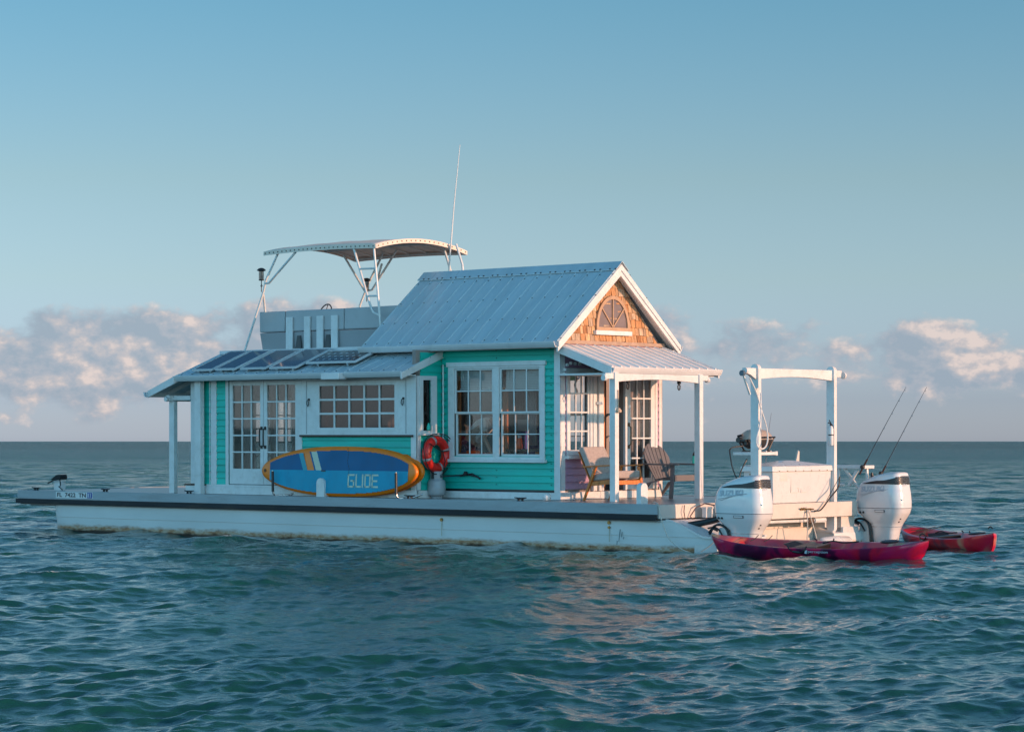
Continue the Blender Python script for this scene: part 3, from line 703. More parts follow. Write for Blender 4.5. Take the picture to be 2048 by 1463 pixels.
# bow porch roof
m = MB()
a = (-11.22, 2.90); b = (-12.06, 2.60); y0, y1 = .08, 4.59
m.hexa([(a[0],y0,a[1]-.02),(a[0],y1,a[1]-.02),(b[0],y1,b[1]-.02),(b[0],y0,b[1]-.02)], [(a[0],y0,a[1]),(a[0],y1,a[1]),(b[0],y1,b[1]),(b[0],y0,b[1])])
v = y0+.02
while v < y1:
    m.hexa([(a[0],v-.012,a[1]-.001),(a[0],v+.012,a[1]-.001),(b[0],v+.012,b[1]-.001),(b[0],v-.012,b[1]-.001)], [(a[0],v-.006,a[1]+.02),(a[0],v+.006,a[1]+.02),(b[0],v+.006,b[1]+.02),(b[0],v-.006,b[1]+.02)]); v += .285
m.build('bow_porch_roof', METROOF, boat)
m = MB()
for y in (y0-.02, y1):
    m.hexa([(a[0],y,a[1]-.13),(a[0],y+.03,a[1]-.13),(a[0],y+.03,a[1]+.012),(a[0],y,a[1]+.012)], [(b[0],y,b[1]-.11),(b[0],y+.03,b[1]-.11),(b[0],y+.03,b[1]+.012),(b[0],y,b[1]+.012)])
islands(m, 'rake_board', TRIM, boat, bevel=.003)
m = MB(); pr = [(0,0),(0,-.085),(-.055,-.09),(-.09,-.045),(-.10,.005),(-.088,.005),(-.05,-.075),(-.01,-.07),(-.01,0)]
m.loft([[(b[0]+.01+p, y0-.04, b[1]-.01+q) for p, q in pr], [(b[0]+.01+p, y1+.04, b[1]-.01+q) for p, q in pr]]); m.build('gutter', GUTTER, boat)
m = MB(); m.box(-11.72, -11.62, .22, 4.45, 2.42, 2.535); m.box(-11.63, -11.14, .30, .40, 2.44, 2.52); m.lathe([(.045,.16),(.045,.22)], (-11.67,0,2.46), 14, 'y'); m.build('bow_porch_beam', TRIM, boat, bevel=.004)
m = MB()
for y in np.arange(.5, 4.4, .45): m.hexa([(-11.2,y,2.80),(-11.2,y+.04,2.80),(-11.2,y+.04,2.878),(-11.2,y,2.878)], [(-12.0,y,2.53),(-12.0,y+.04,2.53),(-12.0,y+.04,2.60),(-12.0,y,2.60)])
islands(m, 'rafter', TRIM, boat)
for v in (.35, 4.32):
    m = MB(); m.box(-11.735, -11.60, v-.045, v+.045, DZ, 2.42); m.build('porch_post', TRIM, boat, bevel=.006)
m = MB(); m.box(-10.88, -10.72, .17, .27, DZ, 2.80); m.build('porch_post', TRIM, boat, bevel=.006)

# ---- stern porch roof
pa = (-2.76, 3.285); pb = (-1.63, 2.895); y0, y1 = .87, 3.70
m = MB()
m.hexa([(pa[0],y0,pa[1]-.02),(pa[0],y1,pa[1]-.02),(pb[0],y1,pb[1]-.02),(pb[0],y0,pb[1]-.02)], [(pa[0],y0,pa[1]),(pa[0],y1,pa[1]),(pb[0],y1,pb[1]),(pb[0],y0,pb[1])])
kk = (pa[1]-pb[1])/(pb[0]-pa[0])
for i in range(13):
    v = y0+.03+(y1-y0-.06)*i/12
    m.hexa([(pa[0],v-.018,pa[1]-.001),(pa[0],v+.018,pa[1]-.001),(pb[0]+.01,v+.018,pb[1]-.001),(pb[0]+.01,v-.018,pb[1]-.001)], [(pa[0],v-.006,pa[1]+.020),(pa[0],v+.006,pa[1]+.020),(pb[0]+.01,v+.006,pb[1]+.020),(pb[0]+.01,v-.006,pb[1]+.020)])
    for s in (.06, .42, .78, 1.05):
        u = pa[0]+s; zz = pa[1]-s*kk; q = .010; m.box(u-q, u+q, v+.03-q, v+.03+q, zz-.004, zz+.012, 1)
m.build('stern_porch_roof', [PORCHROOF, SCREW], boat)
m = MB(); pr = [(0,0),(0,-.085),(.055,-.09),(.08,-.045),(.095,-.005),(.095,.006),(.083,.006),(.05,-.07),(.01,-.07),(.01,0)]
m.loft([[(pb[0]-.005+p, y0-.02, pb[1]-.01+q) for p, q in pr], [(pb[0]-.005+p, y1+.06, pb[1]-.01+q) for p, q in pr]]); m.build('gutter', GUTTER, boat)
m = MB()
for y in (y0-.035, y1):
    m.hexa([(pa[0],y,pa[1]-.13),(pa[0],y+.035,pa[1]-.13),(pa[0],y+.035,pa[1]+.012),(pa[0],y,pa[1]+.012)], [(pb[0]+.04,y,pb[1]-.145),(pb[0]+.04,y+.035,pb[1]-.145),(pb[0]+.04,y+.035,pb[1]),(pb[0]+.04,y,pb[1])])
islands(m, 'rake_board', TRIM, boat, bevel=.003)
m = MB(); n = 16; y0b, y1b = .97, 3.13
top = [(-1.62, y0b+(y1b-y0b)*i/n, 2.79) for i in range(n+1)]; bot = [(-1.62, y0b+(y1b-y0b)*i/n, 2.655+.045*math.sin(PI*i/n)) for i in range(n+1)]
m.prism(top+bot[::-1], (.05,0,0)); m.box(-1.64,-1.57,.66,.87,2.70,2.79); m.lathe([(.05,.0),(.05,.06)], (-1.605,.64,2.715), 16, 'y'); m.box(-1.64,-1.57,3.22,3.40,2.70,2.79); m.lathe([(.045,.0),(.045,.06)], (-1.605,3.38,2.715), 16, 'y')
m.build('porch_beam', TRIM, boat, bevel=.004)
for v in (.92, 3.17):
    m = MB(); m.box(-1.66, -1.545, v-.05, v+.05, DZ, 2.80); m.build('porch_post', TRIM, boat, bevel=.006)
m = MB(); m.box(-2.8, -1.66, .90, 3.66, 2.77, 2.80); m.build('porch_ceiling', TRIM, boat)
for v in (1.42, 2.78):
    m = MB(); m.lathe([(.03,2.64),(.035,2.67),(.02,2.70)], (-1.72,v,0), 10); m.tube([(-1.72,v-.03,2.61),(-1.72,v,2.64),(-1.72,v+.03,2.61),(-1.72,v+.025,2.56),(-1.72,v,2.54),(-1.72,v-.025,2.56)], .011, closed=True); m.build('hammock_hook', IRON, boat)
m = MB(); m.lathe([(.045,2.16),(.05,2.19),(.02,2.23)], (-1.52,.93,0), 12); m.tube([(-1.525,.93,2.2),(-1.53,.93,2.52)], .008); m.build('hanging_float', paint('cork_float', (.55,.38,.26), .7), boat)
# ring of shells hanging under porch
m = MB(fsm)
for i, (a, z) in enumerate([(1.07,2.87),(1.13,2.95),(1.22,2.98),(1.33,2.975),(1.45,2.975),(1.06,2.80)]): m.lathe([(.0,z-.03),(.028,z-.02),(.032,z),(.028,z+.02),(0,z+.03)], (a,.05,0), 8)
m.build('shell_garland', TRIM, boat)

# ---- stern platform
m = MB(); m.box(1.0, 1.06, 1.42, 3.93, .475, .713); m.build('transom_beam', TAN, boat, bevel=.006)
m = MB(); m.box(.1, .95, 1.46, 1.50, .30, .70); m.box(.1, .95, 3.16, 3.20, .30, .70); m.box(.2,1.0,3.55,3.93,.20,.66); islands(m, 'platform_side', TAN, boat)
m = MB(); m.box(.55, .60, 1.50, 3.16, .30, .47); m.box(.1,.55,1.5,3.16,.20,.29); m.box(.62, .66, 1.5, 3.24, -.2, .30); islands(m, 'platform_underside', TAN, boat)
m = MB(); m.tube([(.98,1.5,.43),(.98,2.95,.425)], .025); m.tube([(.98,2.8,.425),(.98,3.1,.425)], .045); m.build('drain_pipe', TUBEW, boat)
m = MB(); m.tube([(.98,2.62,.425),(.98,2.75,.425)], .048); m.build('pipe_coupling', paint('brown_coupling', (.12,.08,.06), .5), boat)
m = MB(); m.box(.60, 1.04, .45, 1.1, .05, .20); m.box(.62,1.06,.12,.32,-.2,.20); islands(m, 'motor_well', FIBER, boat, bevel=.01)
m = MB(); m.box(.62, 1.04, 3.55, 4.0, -.2, .30); islands(m, 'motor_well', FIBER, boat, bevel=.01)
jb = MB(); jb.box(.12, .20, .98, 1.16, .50, .64); jb.box(.11,.21,.97,1.17,.64,.665); jb.build('junction_box', FIBER, boat, bevel=.004)
m = MB()
m.tube([(.16,1.05,.52),(.22,.95,.46),(.10,.85,.45),(.06,.75,.52),(.10,.85,.66),(.16,1.0,.72),(.25,1.15,.69)], .011)
m.tube([(.05,.62,.70),(.07,.58,.60),(.06,.62,.5),(.10,.75,.45)], .008); m.build('shore_cable', paint('grey_brown_cable', (.12,.07,.07), .5), boat)
m = MB(); m.tube([(.28,.42,.40),(.45,.5,.43),(.62,.58,.47),(.72,.62,.50)], .05, 12); m.build('rigging_hose', BLACK, boat)

# =================================================================== things on and around the boat
# solar panels
slope = math.atan2(sz1-sz0, sv1-sv0)
def solar(u0, u1, v0, v1, label, mat=SOLAR, h=.075, group='solar panels on the front shed roof'):
    o = thing('solar_panel', label, 'solar panel', ((u0+u1)/2, v0, sz0+(v0-sv0)*math.tan(slope)+.012), group)
    o.rotation_euler = (slope, 0, 0)
    L = (v1-v0)/math.cos(slope); w = (u1-u0)/2; m = MB(); f = .03
    m.box(-w, w, 0, f, h-.035, h); m.box(-w, w, L-f, L, h-.035, h); m.box(-w, -w+f, f, L-f, h-.035, h); m.box(w-f, w, f, L-f, h-.035, h); m.build('frame', GUTTER, o, local=True)
    m = MB(); m.box(-w+f, w-f, f, L-f, h-.02, h-.006); m.build('cells', mat, o, local=True)
    for x in (-w*.6, w*.6):
        m = MB(); m.box(x-.02, x+.02, .04, .10, 0, h-.036); m.box(x-.02, x+.02, L-.1, L-.04, 0, h-.036); islands(m, 'bracket', STEEL, o, local=True)
solar(-10.88, -10.35, .14, 1.08, 'narrow solar panel nearest the bow end of the shed roof')
solar(-10.28, -9.74, .15, 1.07, 'narrow solar panel second from the bow on the shed roof')
solar(-9.62, -8.95, .16, 1.06, 'wide dark solar panel in the middle of the five on the shed roof')
solar(-8.86, -8.17, .16, 1.06, 'wide dark solar panel beside the dotted one, second from the right')
solar(-8.06, -6.84, .30, .87, 'low wide solar panel with white dotted cells, closest to the main roof', SOLARD, .10)

# flybridge seating behind the shed roof
fb = thing('flybridge_seating', 'grey vinyl flybridge seating with white slats on the flat roof', 'boat seat', (-8.9, 2.2, 3.34))
m = MB()
m.hexa([(-10.60,1.62,3.34),(-7.3,1.62,3.34),(-7.3,1.78,3.34),(-10.60,1.78,3.34)], [(-10.66,1.60,3.69),(-7.3,1.60,3.69),(-7.3,1.78,3.69),(-10.66,1.78,3.69)])
m.hexa([(-7.42,1.785,3.34),(-7.3,1.785,3.34),(-7.3,3.0,3.34),(-7.42,3.0,3.34)], [(-7.42,1.785,4.0),(-7.3,1.785,4.0),(-7.3,3.0,4.0),(-7.42,3.0,4.0)])
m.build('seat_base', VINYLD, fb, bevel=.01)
for a, b, h in ((-10.66,-9.985,.0), (-9.97,-8.45,.0), (-8.435,-7.0,.0)):
    m = MB(); m.hexa([(a,1.59,3.70),(b,1.59,3.70),(b,1.80,3.70),(a,1.80,3.70)], [(a-.02*(a<-10.5),1.60,4.085),(b,1.60,4.085+(.012 if b > -8 else 0)),(b,1.80,4.085),(a,1.80,4.085)]); m.build('backrest', VINYL, fb, bevel=.025, seg=3)
m = MB(); m.hexa([(-7.0,1.59,3.70),(-6.98,1.59,3.70),(-6.98,2.6,3.70),(-7.0,2.6,3.70)], [(-7.0,1.59,4.09),(-6.98,1.59,4.09),(-6.98,2.6,4.09),(-7.0,2.6,4.09)]); m.build('backrest', VINYL, fb, bevel=.005)
for a, b in ((-9.915,-9.745),(-9.438,-9.285),(-9.11,-8.945),(-8.735,-8.57)):
    m = MB(); m.box(a, b, 1.555, 1.585, 3.34, 3.965); m.build('slat', TRIM, fb, bevel=.004)
for u in (-9.60, -8.84):
    m = MB(); m.hexa([(u-.08,1.56,3.34),(u+.08,1.56,3.34),(u+.08,1.60,3.34),(u-.08,1.60,3.34)], [(u-.045,1.585,3.62),(u+.045,1.585,3.62),(u+.045,1.60,3.62),(u-.045,1.60,3.62)]); m.build('dark_scoop', paint('dark_scoop_grey', (.07,.07,.07), .6), fb)
m = MB(); m.box(-10.9, -10.72, 1.7, 2.4, 3.34, 3.39); m.build('base_plate', TRIM, fb)
sw_ = MB(); n = 24
sw_.tube([(-9.58+.15*math.cos(2*PI*i/n), 2.25+.06*math.sin(2*PI*i/n), 4.06+.16*math.sin(2*PI*i/n)) for i in range(n)], .012, closed=True)
sw_.tube([(-9.58,2.25,4.06),(-9.57,2.31,4.22)], .008); sw_.tube([(-9.58,2.25,4.06),(-9.58,2.35,3.5)], .02)
single(sw_.build('steering_wheel', BLACK, None, loc=(-9.58,2.3,3.5)), 'dark steering wheel rising just above the grey flybridge seats', 'steering wheel')

# bimini
bi = thing('bimini_top', 'cream canvas bimini top on bent white tubes above the flybridge', 'canopy', (-8.9, 2.6, 3.34))
def bz(u, v):  # canopy surface: cambered across, nearly straight along
    t = (v-2.6)/1.2; return 5.215 + .155*(1-t*t) - .03*((u+8.87)/1.4)**2
nu, nv = 22, 16; m = MB(); top = []; 
U0, U1, V0, V1 = -10.33, -7.44, 1.4, 3.8
vs = []; 
for lay in (0, 1):
    for i in range(nu+1):
        for j in range(nv+1):
            u = U0+(U1-U0)*i/nu; v = V0+(V1-V0)*j/nv
            sag = -.012*abs(math.sin(PI*4*i/nu))*math.sin(PI*j/nv)
            vs.append((u, v, bz(u, v)+sag+(.0 if lay else -.012)))
K = (nu+1)*(nv+1); fs = []
for i in range(nu):
    for j in range(nv):
        a = i*(nv+1)+j; fs.append((a, a+1, a+nv+2, a+nv+1)); fs.append((K+a, K+a+nv+1, K+a+nv+2, K+a+1))
ring = [i*(nv+1) for i in range(nu+1)] + [nu*(nv+1)+j for j in range(1, nv+1)] + [i*(nv+1)+nv for i in range(nu-1, -1, -1)] + [j for j in range(nv-1, 0, -1)]
for k2 in range(len(ring)): a, b = ring[k2], ring[(k2+1)%len(ring)]; fs.append((a, b, K+b, K+a))
m.add(vs, fs); canopy = m.build('canopy', CANVAS, bi, smooth=True)
# valance
m = MB()
def val(p, q, o):
    pv = [Vector(p), Vector(q)]; m.hexa([pv[0], pv[0]+Vector(o), pv[0]+Vector(o)-Vector((0,0,.075)), pv[0]-Vector((0,0,.07))], [pv[1], pv[1]+Vector(o), pv[1]+Vector(o)-Vector((0,0,.075)), pv[1]-Vector((0,0,.07))])
for i in range(12):
    u, w = U0+(U1-U0)*i/12, U0+(U1-U0)*(i+1)/12
    val((u,V0,bz(u,V0)), (w,V0,bz(w,V0)), (0,-.012,0)); val((u,V1,bz(u,V1)), (w,V1,bz(w,V1)), (0,.012,0))
for j in range(14):
    v, w = V0+(V1-V0)*j/14, V0+(V1-V0)*(j+1)/14
    val((U0,v,bz(U0,v)), (U0,w,bz(U0,w)), (-.012,0,0)); val((U1,v,bz(U1,v)), (U1,w,bz(U1,w)), (.012,0,0))
va = m.build('valance', CANVAS, canopy)
m = MB()
for i in range(26):
    u = U0+.05+(U1-U0-.1)*i/25; m.box(u-.01, u+.01, V0-.02, V0-.011, bz(u,V0)-.045, bz(u,V0)-.025)
for j in range(20):
    v = V0+.05+(V1-V0-.1)*j/19; m.box(U1+.011, U1+.02, v-.01, v+.01, bz(U1,v)-.045, bz(U1,v)-.025)
m.build('canopy_snaps', SCREW, canopy)
for u in np.linspace(U0+.05, U1-.05, 7):
    m = MB(); m.tube([(u, V0+(V1-V0)*j/12, bz(u, V0+(V1-V0)*j/12)-.03) for j in range(13)], .018); m.build('canopy_bow', TUBEW, bi)
for v in (V0+.05, 2.2, 3.0, V1-.05):
    m = MB(); m.tube([(U0+(U1-U0)*i/10, v, bz(U0+(U1-U0)*i/10, v)-.055) for i in range(11)], .018); m.build('canopy_rail', TUBEW, bi)
for pts in ([(-10.88,1.42,3.36),(-10.36,1.42,4.46),(-10.30,1.42,4.66),(-10.0,1.45,5.15)], [(-10.33,1.42,4.60),(-10.22,1.42,4.60),(-9.53,1.45,5.15)], [(-10.39,1.44,4.40),(-10.52,1.6,4.12),(-10.56,1.72,3.7)],
            [(-8.02,1.42,5.16),(-7.62,1.42,4.15),(-7.53,1.42,3.98),(-7.38,1.42,3.92)], [(-7.51,1.42,5.17),(-7.42,1.42,4.41),(-7.33,1.42,3.60)],
            [(-9.75,3.3,3.36),(-9.72,3.3,4.24),(-9.50,3.3,4.64),(-9.10,3.3,5.20)], [(-9.60,3.3,4.52),(-10.15,3.3,5.20)], [(-9.55,3.3,4.50),(-9.40,3.3,4.52),(-8.75,3.3,5.24)], [(-9.28,3.3,4.64),(-9.14,3.3,5.0)],
            [(-7.03,3.36,3.9),(-7.15,3.36,4.9),(-7.30,3.36,5.28)], [(-7.36,3.36,4.6),(-7.62,3.36,5.25)]):
    m = MB(); m.tube(pts, .021, 10); autosmooth(m.build('support_tube', TUBEW, bi), 60)
for za, zb_ in ((4.76,4.755), (4.27,4.265)):
    t = (5.16-za)/(5.16-4.15)
    m = MB(); m.tube([(-8.02+.40*t,1.42,za), (-7.51+.09*(5.17-zb_)/.76,1.42,zb_)], .017); m.build('ladder_rung', TUBEW, bi)
# lanterns hung on the frame
def lantern(u, v, z, label):
    o = thing('lantern', label, 'lantern', (u, v, z), 'lanterns on the bimini frame')
    m = MB(); m.lathe([(.035,.05),(.05,.055),(.05,.07),(.02,.08)], (0,0,0), 12); m.lathe([(.04,.22),(.085,.235),(.08,.25),(.05,.275),(.02,.285)], (0,0,0), 14)
    for k in range(4): a = PI/4+k*PI/2; m.tube([(.042*math.cos(a),.042*math.sin(a),.07),(.042*math.cos(a),.042*math.sin(a),.23)], .004, 5)
    m.tube([(0,0,-.16),(0,0,.05)], .008); m.tube([(0,0,-.02),(.03,0,-.05),(0,0,-.08),(-.02,0,-.04)], .006, closed=True); m.build('metal_frame', IRON, o, local=True)
    m = MB(); m.lathe([(.036,.075),(.038,.15),(.036,.22)], (0,0,0), 12); m.build('glass_chimney', GLASSD, o, local=True)
lantern(-10.38, 1.38, 4.60, 'black lantern on the bow-side leg of the bimini frame, left of the seats')
lantern(-9.50, 3.26, 4.46, 'black lantern on the middle bimini leg behind the ladder rungs')
# antenna
m = MB(); m.tube([(-7.43,3.3,3.8),(-7.42,3.3,4.9),(-7.30,3.3,6.0),(-7.15,3.3,7.08)], [.018,.017,.012,.006], 8)
single(m.build('antenna', TUBEW, None, loc=(-7.43,3.3,3.8)), 'tall thin white whip antenna rising beside the bimini', 'antenna')

# stand up paddleboards
def halfw(t):   # t 0 nose (bow side) .. 1 tail
    return .432*(1-abs(2*t-1.0)**2.35)**.62 if True else 0
def paddleboard(u0, L, v, zc, label, art, lean=.05, W=1.0, mat2=None):
    o = thing('paddleboard', label, 'paddleboard', (u0+L/2, v, zc-.43), 'paddleboards leaned in the rack on the near deck edge')
    n = 60; T = .055
    def hw_(t):
        t = min(max(t,0),1); a = .432*W*((1-abs(2*t-1)**2.15)**.53 if t < .5 else (1-abs(2*t-1)**2.7)**.5)
        return a
    secs = []
    for i in range(n+1):
        t = .5-.5*math.cos(PI*i/n); h = max(hw_(t), .004); x = -L/2+L*t; th = T*min(1, (h/.14)**.5)
        bend = .0
        secs.append([(x, th*math.sin(2*PI*k/16)*(1), .43+h*math.cos(2*PI*k/16)) if False else (x, th*(abs(math.sin(2*PI*k/16))**.5)*math.copysign(1,math.sin(2*PI*k/16)) if k not in (0,8) else 0, .43+h*math.cos(2*PI*k/16)) for k in range(16)])
    m = MB(); m.loft(secs); b = autosmooth(m.build('board', BOARDO, o, local=True), 60)
    if art:
        m = MB(); c = .012; mats = {'d':0,'l':1,'t':2,'o':3,'y':4}
        def inside(x, z):
            t = (x+L/2)/L
            if t < .065 or t > .955: return False
            return abs(z-.43+.0) < hw_(t)-(.075 if z > .43 else .05) and abs(2*(t-.06)/(.895)-1) < 1
        x = -L/2
        while x < L/2:
            z = 0
            while z < .86:
                cx, cz = x+c/2, z+c/2
                if inside(cx, cz):
                    q = cx + L/2; s = q-(.86-cz)*.42   # slanted coordinate
                    col = 'd' if cz > .44 else 'l'
                    if cz > .44:
                        if .92 < s < 1.03: col = 't'
                        elif 1.03 < s < 1.20: col = None
                        elif 1.21 < s < 1.24: col = 'd'
                        elif 1.24 < s < 1.38: col = 'y'
                        if s < .52: col = 'd'
                    if col: m.add([(x,-.0585,z),(x+c,-.0585,z),(x+c,-.0585,z+c),(x,-.0585,z+c)], [(0,1,2,3)], mats[col])
                z += c
            x += c
        m.build('deck_pad', [BOARDD, BOARDL, BOARDT, BOARDO, BOARDY], o, local=True, recalc=False)
        t = MB()
        # blocky connected letters
        def seg(pts, w=.03):
            for (a, b), (c2, d) in zip(pts, pts[1:]):
                x0, x1 = sorted((a, c2)); z0, z1 = sorted((b, d)); t.box(.32+x0-w/2, .32+x1+w/2, -.063, -.060, .17+z0-w/2, .17+z1+w/2)
        H = .20
        seg([(.13,H),(.0,H),(.0,.0),(.13,.0),(.13,.10),(.07,.10)]); seg([(.19,H),(.19,.0),(.29,.0)]); seg([(.345,.0),(.345,H)]); seg([(.405,0),(.405,H),(.52,H),(.52,.0),(.405,.0)]); seg([(.70,H),(.575,H),(.575,.0),(.70,.0)]); seg([(.575,.10),(.68,.10)])
        t.build('glide_lettering', BOARDY, o, local=True)
        h = MB(); h.lathe([(.03,-.064),(.03,-.059)], (-L/2+.13,0,.43), 12, 'y'); h.build('leash_plug', paint('brown_plug', (.12,.04,.01), .6), o, local=True)
        h = MB(); h.box(-.35+.0, -.25, -.07, -.059, .425, .445); h.build('carry_handle', BLACK, o, local=True)
        h = MB()
        for k in range(14): xx = .28+.018*math.sin(k*1.1)+k*.004; h.box(xx-.004, xx+.004, -.061, -.0595, .80-.05*k, .84-.05*k)
        h.build('pad_cracks', SEAM, o, local=True)
    o.rotation_euler = (-lean, 0, 0)
    return o
paddleboard(-9.05, 3.81, .13, 1.168, 'orange paddleboard with blue deck pad reading GLIDE, in front of the other', True, .06)
paddleboard(-9.02, 3.76, .30, 1.168, 'orange paddleboard mostly hidden behind the blue one, edge showing by the life ring', False, .06)
for u in (-8.62, -5.60):
    r = thing('board_rack', 'bent steel board rack hook under the ' + ('nose' if u < -8 else 'tail') + ' of the paddleboards', 'rack', (u, .2, DZ), 'board rack hooks')
    m = MB(); m.tube([(u-.0,-.005,1.17),(u,.0,.90),(u,.01,.76),(u+.03,.05,.73),(u+.12,.25,.735),(u+.28,.36,.80)], .016, 10); autosmooth(m.build('bent_arm', STEEL, r), 60)
    m = MB(); m.tube([(u,-.005,1.16),(u,-.0,.80)], .024, 10); m.build('foam_sleeve', BLACK, r)

# life ring
lr = thing('life_ring', 'red life ring with silver bands hung on the cabin corner', 'life ring', (-5.33, .70, 1.155))
m = MB(); n = 40; cen = Vector((0,0,.315))
m.tube([tuple(cen+Vector((0,math.cos(2*PI*i/n),math.sin(2*PI*i/n)))*.235) for i in range(n)], .078, 14, closed=True); o = m.build('ring', REDRING, lr, local=True, smooth=True)
for a0 in (20, 110, 200, 290):
    m = MB(); m.tube([tuple(cen+Vector((0,math.cos(R(a0+d)),math.sin(R(a0+d))))*.235) for d in np.linspace(-4.5,4.5,5)], .0805, 14); m.build('reflective_band', REFL, lr, local=True, smooth=True)
m = MB(); rp = []
for i in range(60):
    a = 2*PI*i/60; rr = .335+.03*abs(math.sin(2*a)); rp.append((.05+.04*math.sin(2*a), rr*math.cos(a), .315+rr*math.sin(a)))
m.tube(rp, .008, 6, closed=True)
m.tube([(.09,-.26,.50),(.10,-.1,.42),(.10,.05,.36),(.10,.2,.37)], .008); m.tube([(.1,.05,.38),(.1,.12,.2),(.1,.08,-.02),(.09,.0,-.04)], .008); m.tube([(.08,.1,.62),(.07,.34,.5),(.06,.40,.3),(.06,.36,.14),(.07,.25,.12)], .008)
m.build('grab_rope', ROPEB, lr, local=True)

# propane tank
pt = thing('propane_tank', 'grey propane tank standing below the life ring', 'gas tank', (-5.34, .72, DZ))
m = MB(); m.lathe([(.09,.0),(.095,.03),(.08,.03)], (0,0,0), 24); m.build('foot_ring', TANK, pt, local=True)
m = MB(); m.lathe([(.06,.025),(.12,.04),(.15,.075),(.153,.12),(.156,.17),(.156,.185),(.153,.19),(.153,.26),(.14,.305),(.10,.33),(.04,.338)], (0,0,0), 28); m.build('cylinder', TANK, pt, local=True, smooth=True)
m = MB()
for a0, a1 in ((-70,70), (110,250)):
    for k in range(8):
        a, b = R(a0+(a1-a0)*k/8), R(a0+(a1-a0)*(k+1)/8); q = lambda an, r, z: (r*math.cos(an), r*math.sin(an), z)
        m.hexa([q(a,.10,.31),q(a,.106,.31),q(b,.106,.31),q(b,.10,.31)], [q(a,.10,.46),q(a,.106,.46),q(b,.106,.46),q(b,.10,.46)])
m.build('collar', TANK, pt, local=True)
m = MB(); m.lathe([(.02,.33),(.02,.39),(.04,.395),(.04,.42),(.01,.425)], (0,0,0), 12); m.tube([(0,0,.37),(.10,-.02,.37)], .018); m.build('valve', BRASS, pt, local=True)
gl = MB(); gl.tube([(-5.24,.70,1.09),(-5.12,.82,1.10),(-5.0,.93,1.11),(-4.9,.94,1.12),(-4.82,.94,1.12)], .012); gl.tube([(-5.0,.95,1.10),(-4.72,.94,1.14),(-4.58,.94,1.08),(-4.55,.95,1.05)], .014); gl.tube([(-4.80,.94,1.12),(-4.66,.93,1.10),(-4.52,.93,1.07)], .010)
gl.lathe([(.025,-.04),(.025,.04)], (-4.86,.93,1.13), 10, 'x'); gl.box(-4.88,-4.84,.91,.95,1.14,1.18)
single(gl.build('gas_hose', BLACK, None, loc=(-4.9,.93,1.1)), 'black gas hose and regulator clipped along the teal wall', 'hose')

# wooden lounge chair on stern porch
ch = thing('lounge_chair', 'wooden armchair with grey back and seat cushions on the stern porch', 'chair', (-2.02, 1.36, DZ), rz=R(-5))
W2 = .30
for s in (-1, 1):
    y = s*W2
    m = MB(); m.loft([[(x+dx, y+dy, z) for dx, dy in ((-r,-.018),(r,-.018),(r,.018),(-r,.018))] for x, z, r in ((-.34,0,.018),(-.16,.36,.03),(-.06,.56,.022))]); m.build('leg', WOOD, ch, local=True, bevel=.004)
    m = MB(); m.loft([[(x+dx, y+dy, z) for dx, dy in ((-r,-.018),(r,-.018),(r,.018),(-r,.018))] for x, z, r in ((.44,0,.018),(.37,.36,.03),(.32,.56,.022))]); m.build('leg', WOOD, ch, local=True, bevel=.004)
    m = MB(); m.hexa([(-.36,y-.03,.545),(-.36,y+.03,.545),(-.36,y+.025,.565),(-.36,y-.025,.565)], [(.40,y-.035,.575),(.40,y+.035,.575),(.40,y+.035,.60),(.40,y-.035,.60)]); m.build('armrest', WOOD, ch, local=True, bevel=.006)
    m = MB(); m.hexa([(-.20,y-.015-s*.02,.24),(-.20,y+.015-s*.02,.24),(-.20,y+.015-s*.02,.31),(-.20,y-.015-s*.02,.31)], [(.40,y-.015-s*.02,.29),(.40,y+.015-s*.02,.29),(.40,y+.015-s*.02,.37),(.40,y-.015-s*.02,.37)]); m.build('side_rail', WOOD, ch, local=True, bevel=.004)
m = MB(); m.box(.36,.39,-W2+.02,W2-.02,.27,.34); m.build('front_rail', WOOD, ch, local=True, bevel=.004)
m = MB(); m.hexa([(-.20,-.26,.32),(.40,-.26,.37),(.40,.26,.37),(-.20,.26,.32)], [(-.20,-.26,.43),(.41,-.26,.50),(.41,.26,.50),(-.20,.26,.43)]); m.build('seat_cushion', CUSH, ch, local=True, bevel=.03, seg=3)
m = MB(); m.hexa([(-.22,-.26,.33),(-.10,-.26,.36),(-.10,.26,.36),(-.22,.26,.33)], [(-.52,-.26,.86),(-.40,-.26,.885),(-.40,.26,.885),(-.52,.26,.86)]); m.build('back_cushion', CUSH, ch, local=True, bevel=.025, seg=3)
m = MB(); m.hexa([(-.26,-.24,.30),(-.235,-.24,.30),(-.235,.24,.30),(-.26,.24,.30)], [(-.54,-.24,.80),(-.525,-.24,.80),(-.525,.24,.80),(-.54,.24,.80)]); m.build('back_frame', WOOD, ch, local=True)

# adirondack chair
ad = thing('adirondack_chair', 'slate grey resin adirondack chair with fanned slat back by the white corner', 'chair', (-2.42, 3.40, DZ), rz=R(-2))
nsl = 7
for k in range(nsl):
    a0, a1 = -1+2*k/nsl+.018, -1+2*(k+1)/nsl-.018
    Y = lambda a, t: a*(.215+.13*math.sin(PI*min(t,.9)/1.8))
    TT = lambda a: 1-.30*a*a-.12*a**6
    P = lambda a, t: (-.10-.26*t-.03*(1-a*a), Y(a, t), .30+.64*t)
    ts = [i/6 for i in range(7)]
    pts = [P(a0, TT(a0)*t) for t in ts] + [P(a0+(a1-a0)*f, TT(a0+(a1-a0)*f)) for f in (.25,.5,.75)] + [P(a1, TT(a1)*t) for t in ts[::-1]]
    m = MB(); m.prism(pts, (-.018,0,-.006)); m.build('back_slat', ADIR, ad, local=True, bevel=.003, seg=1)
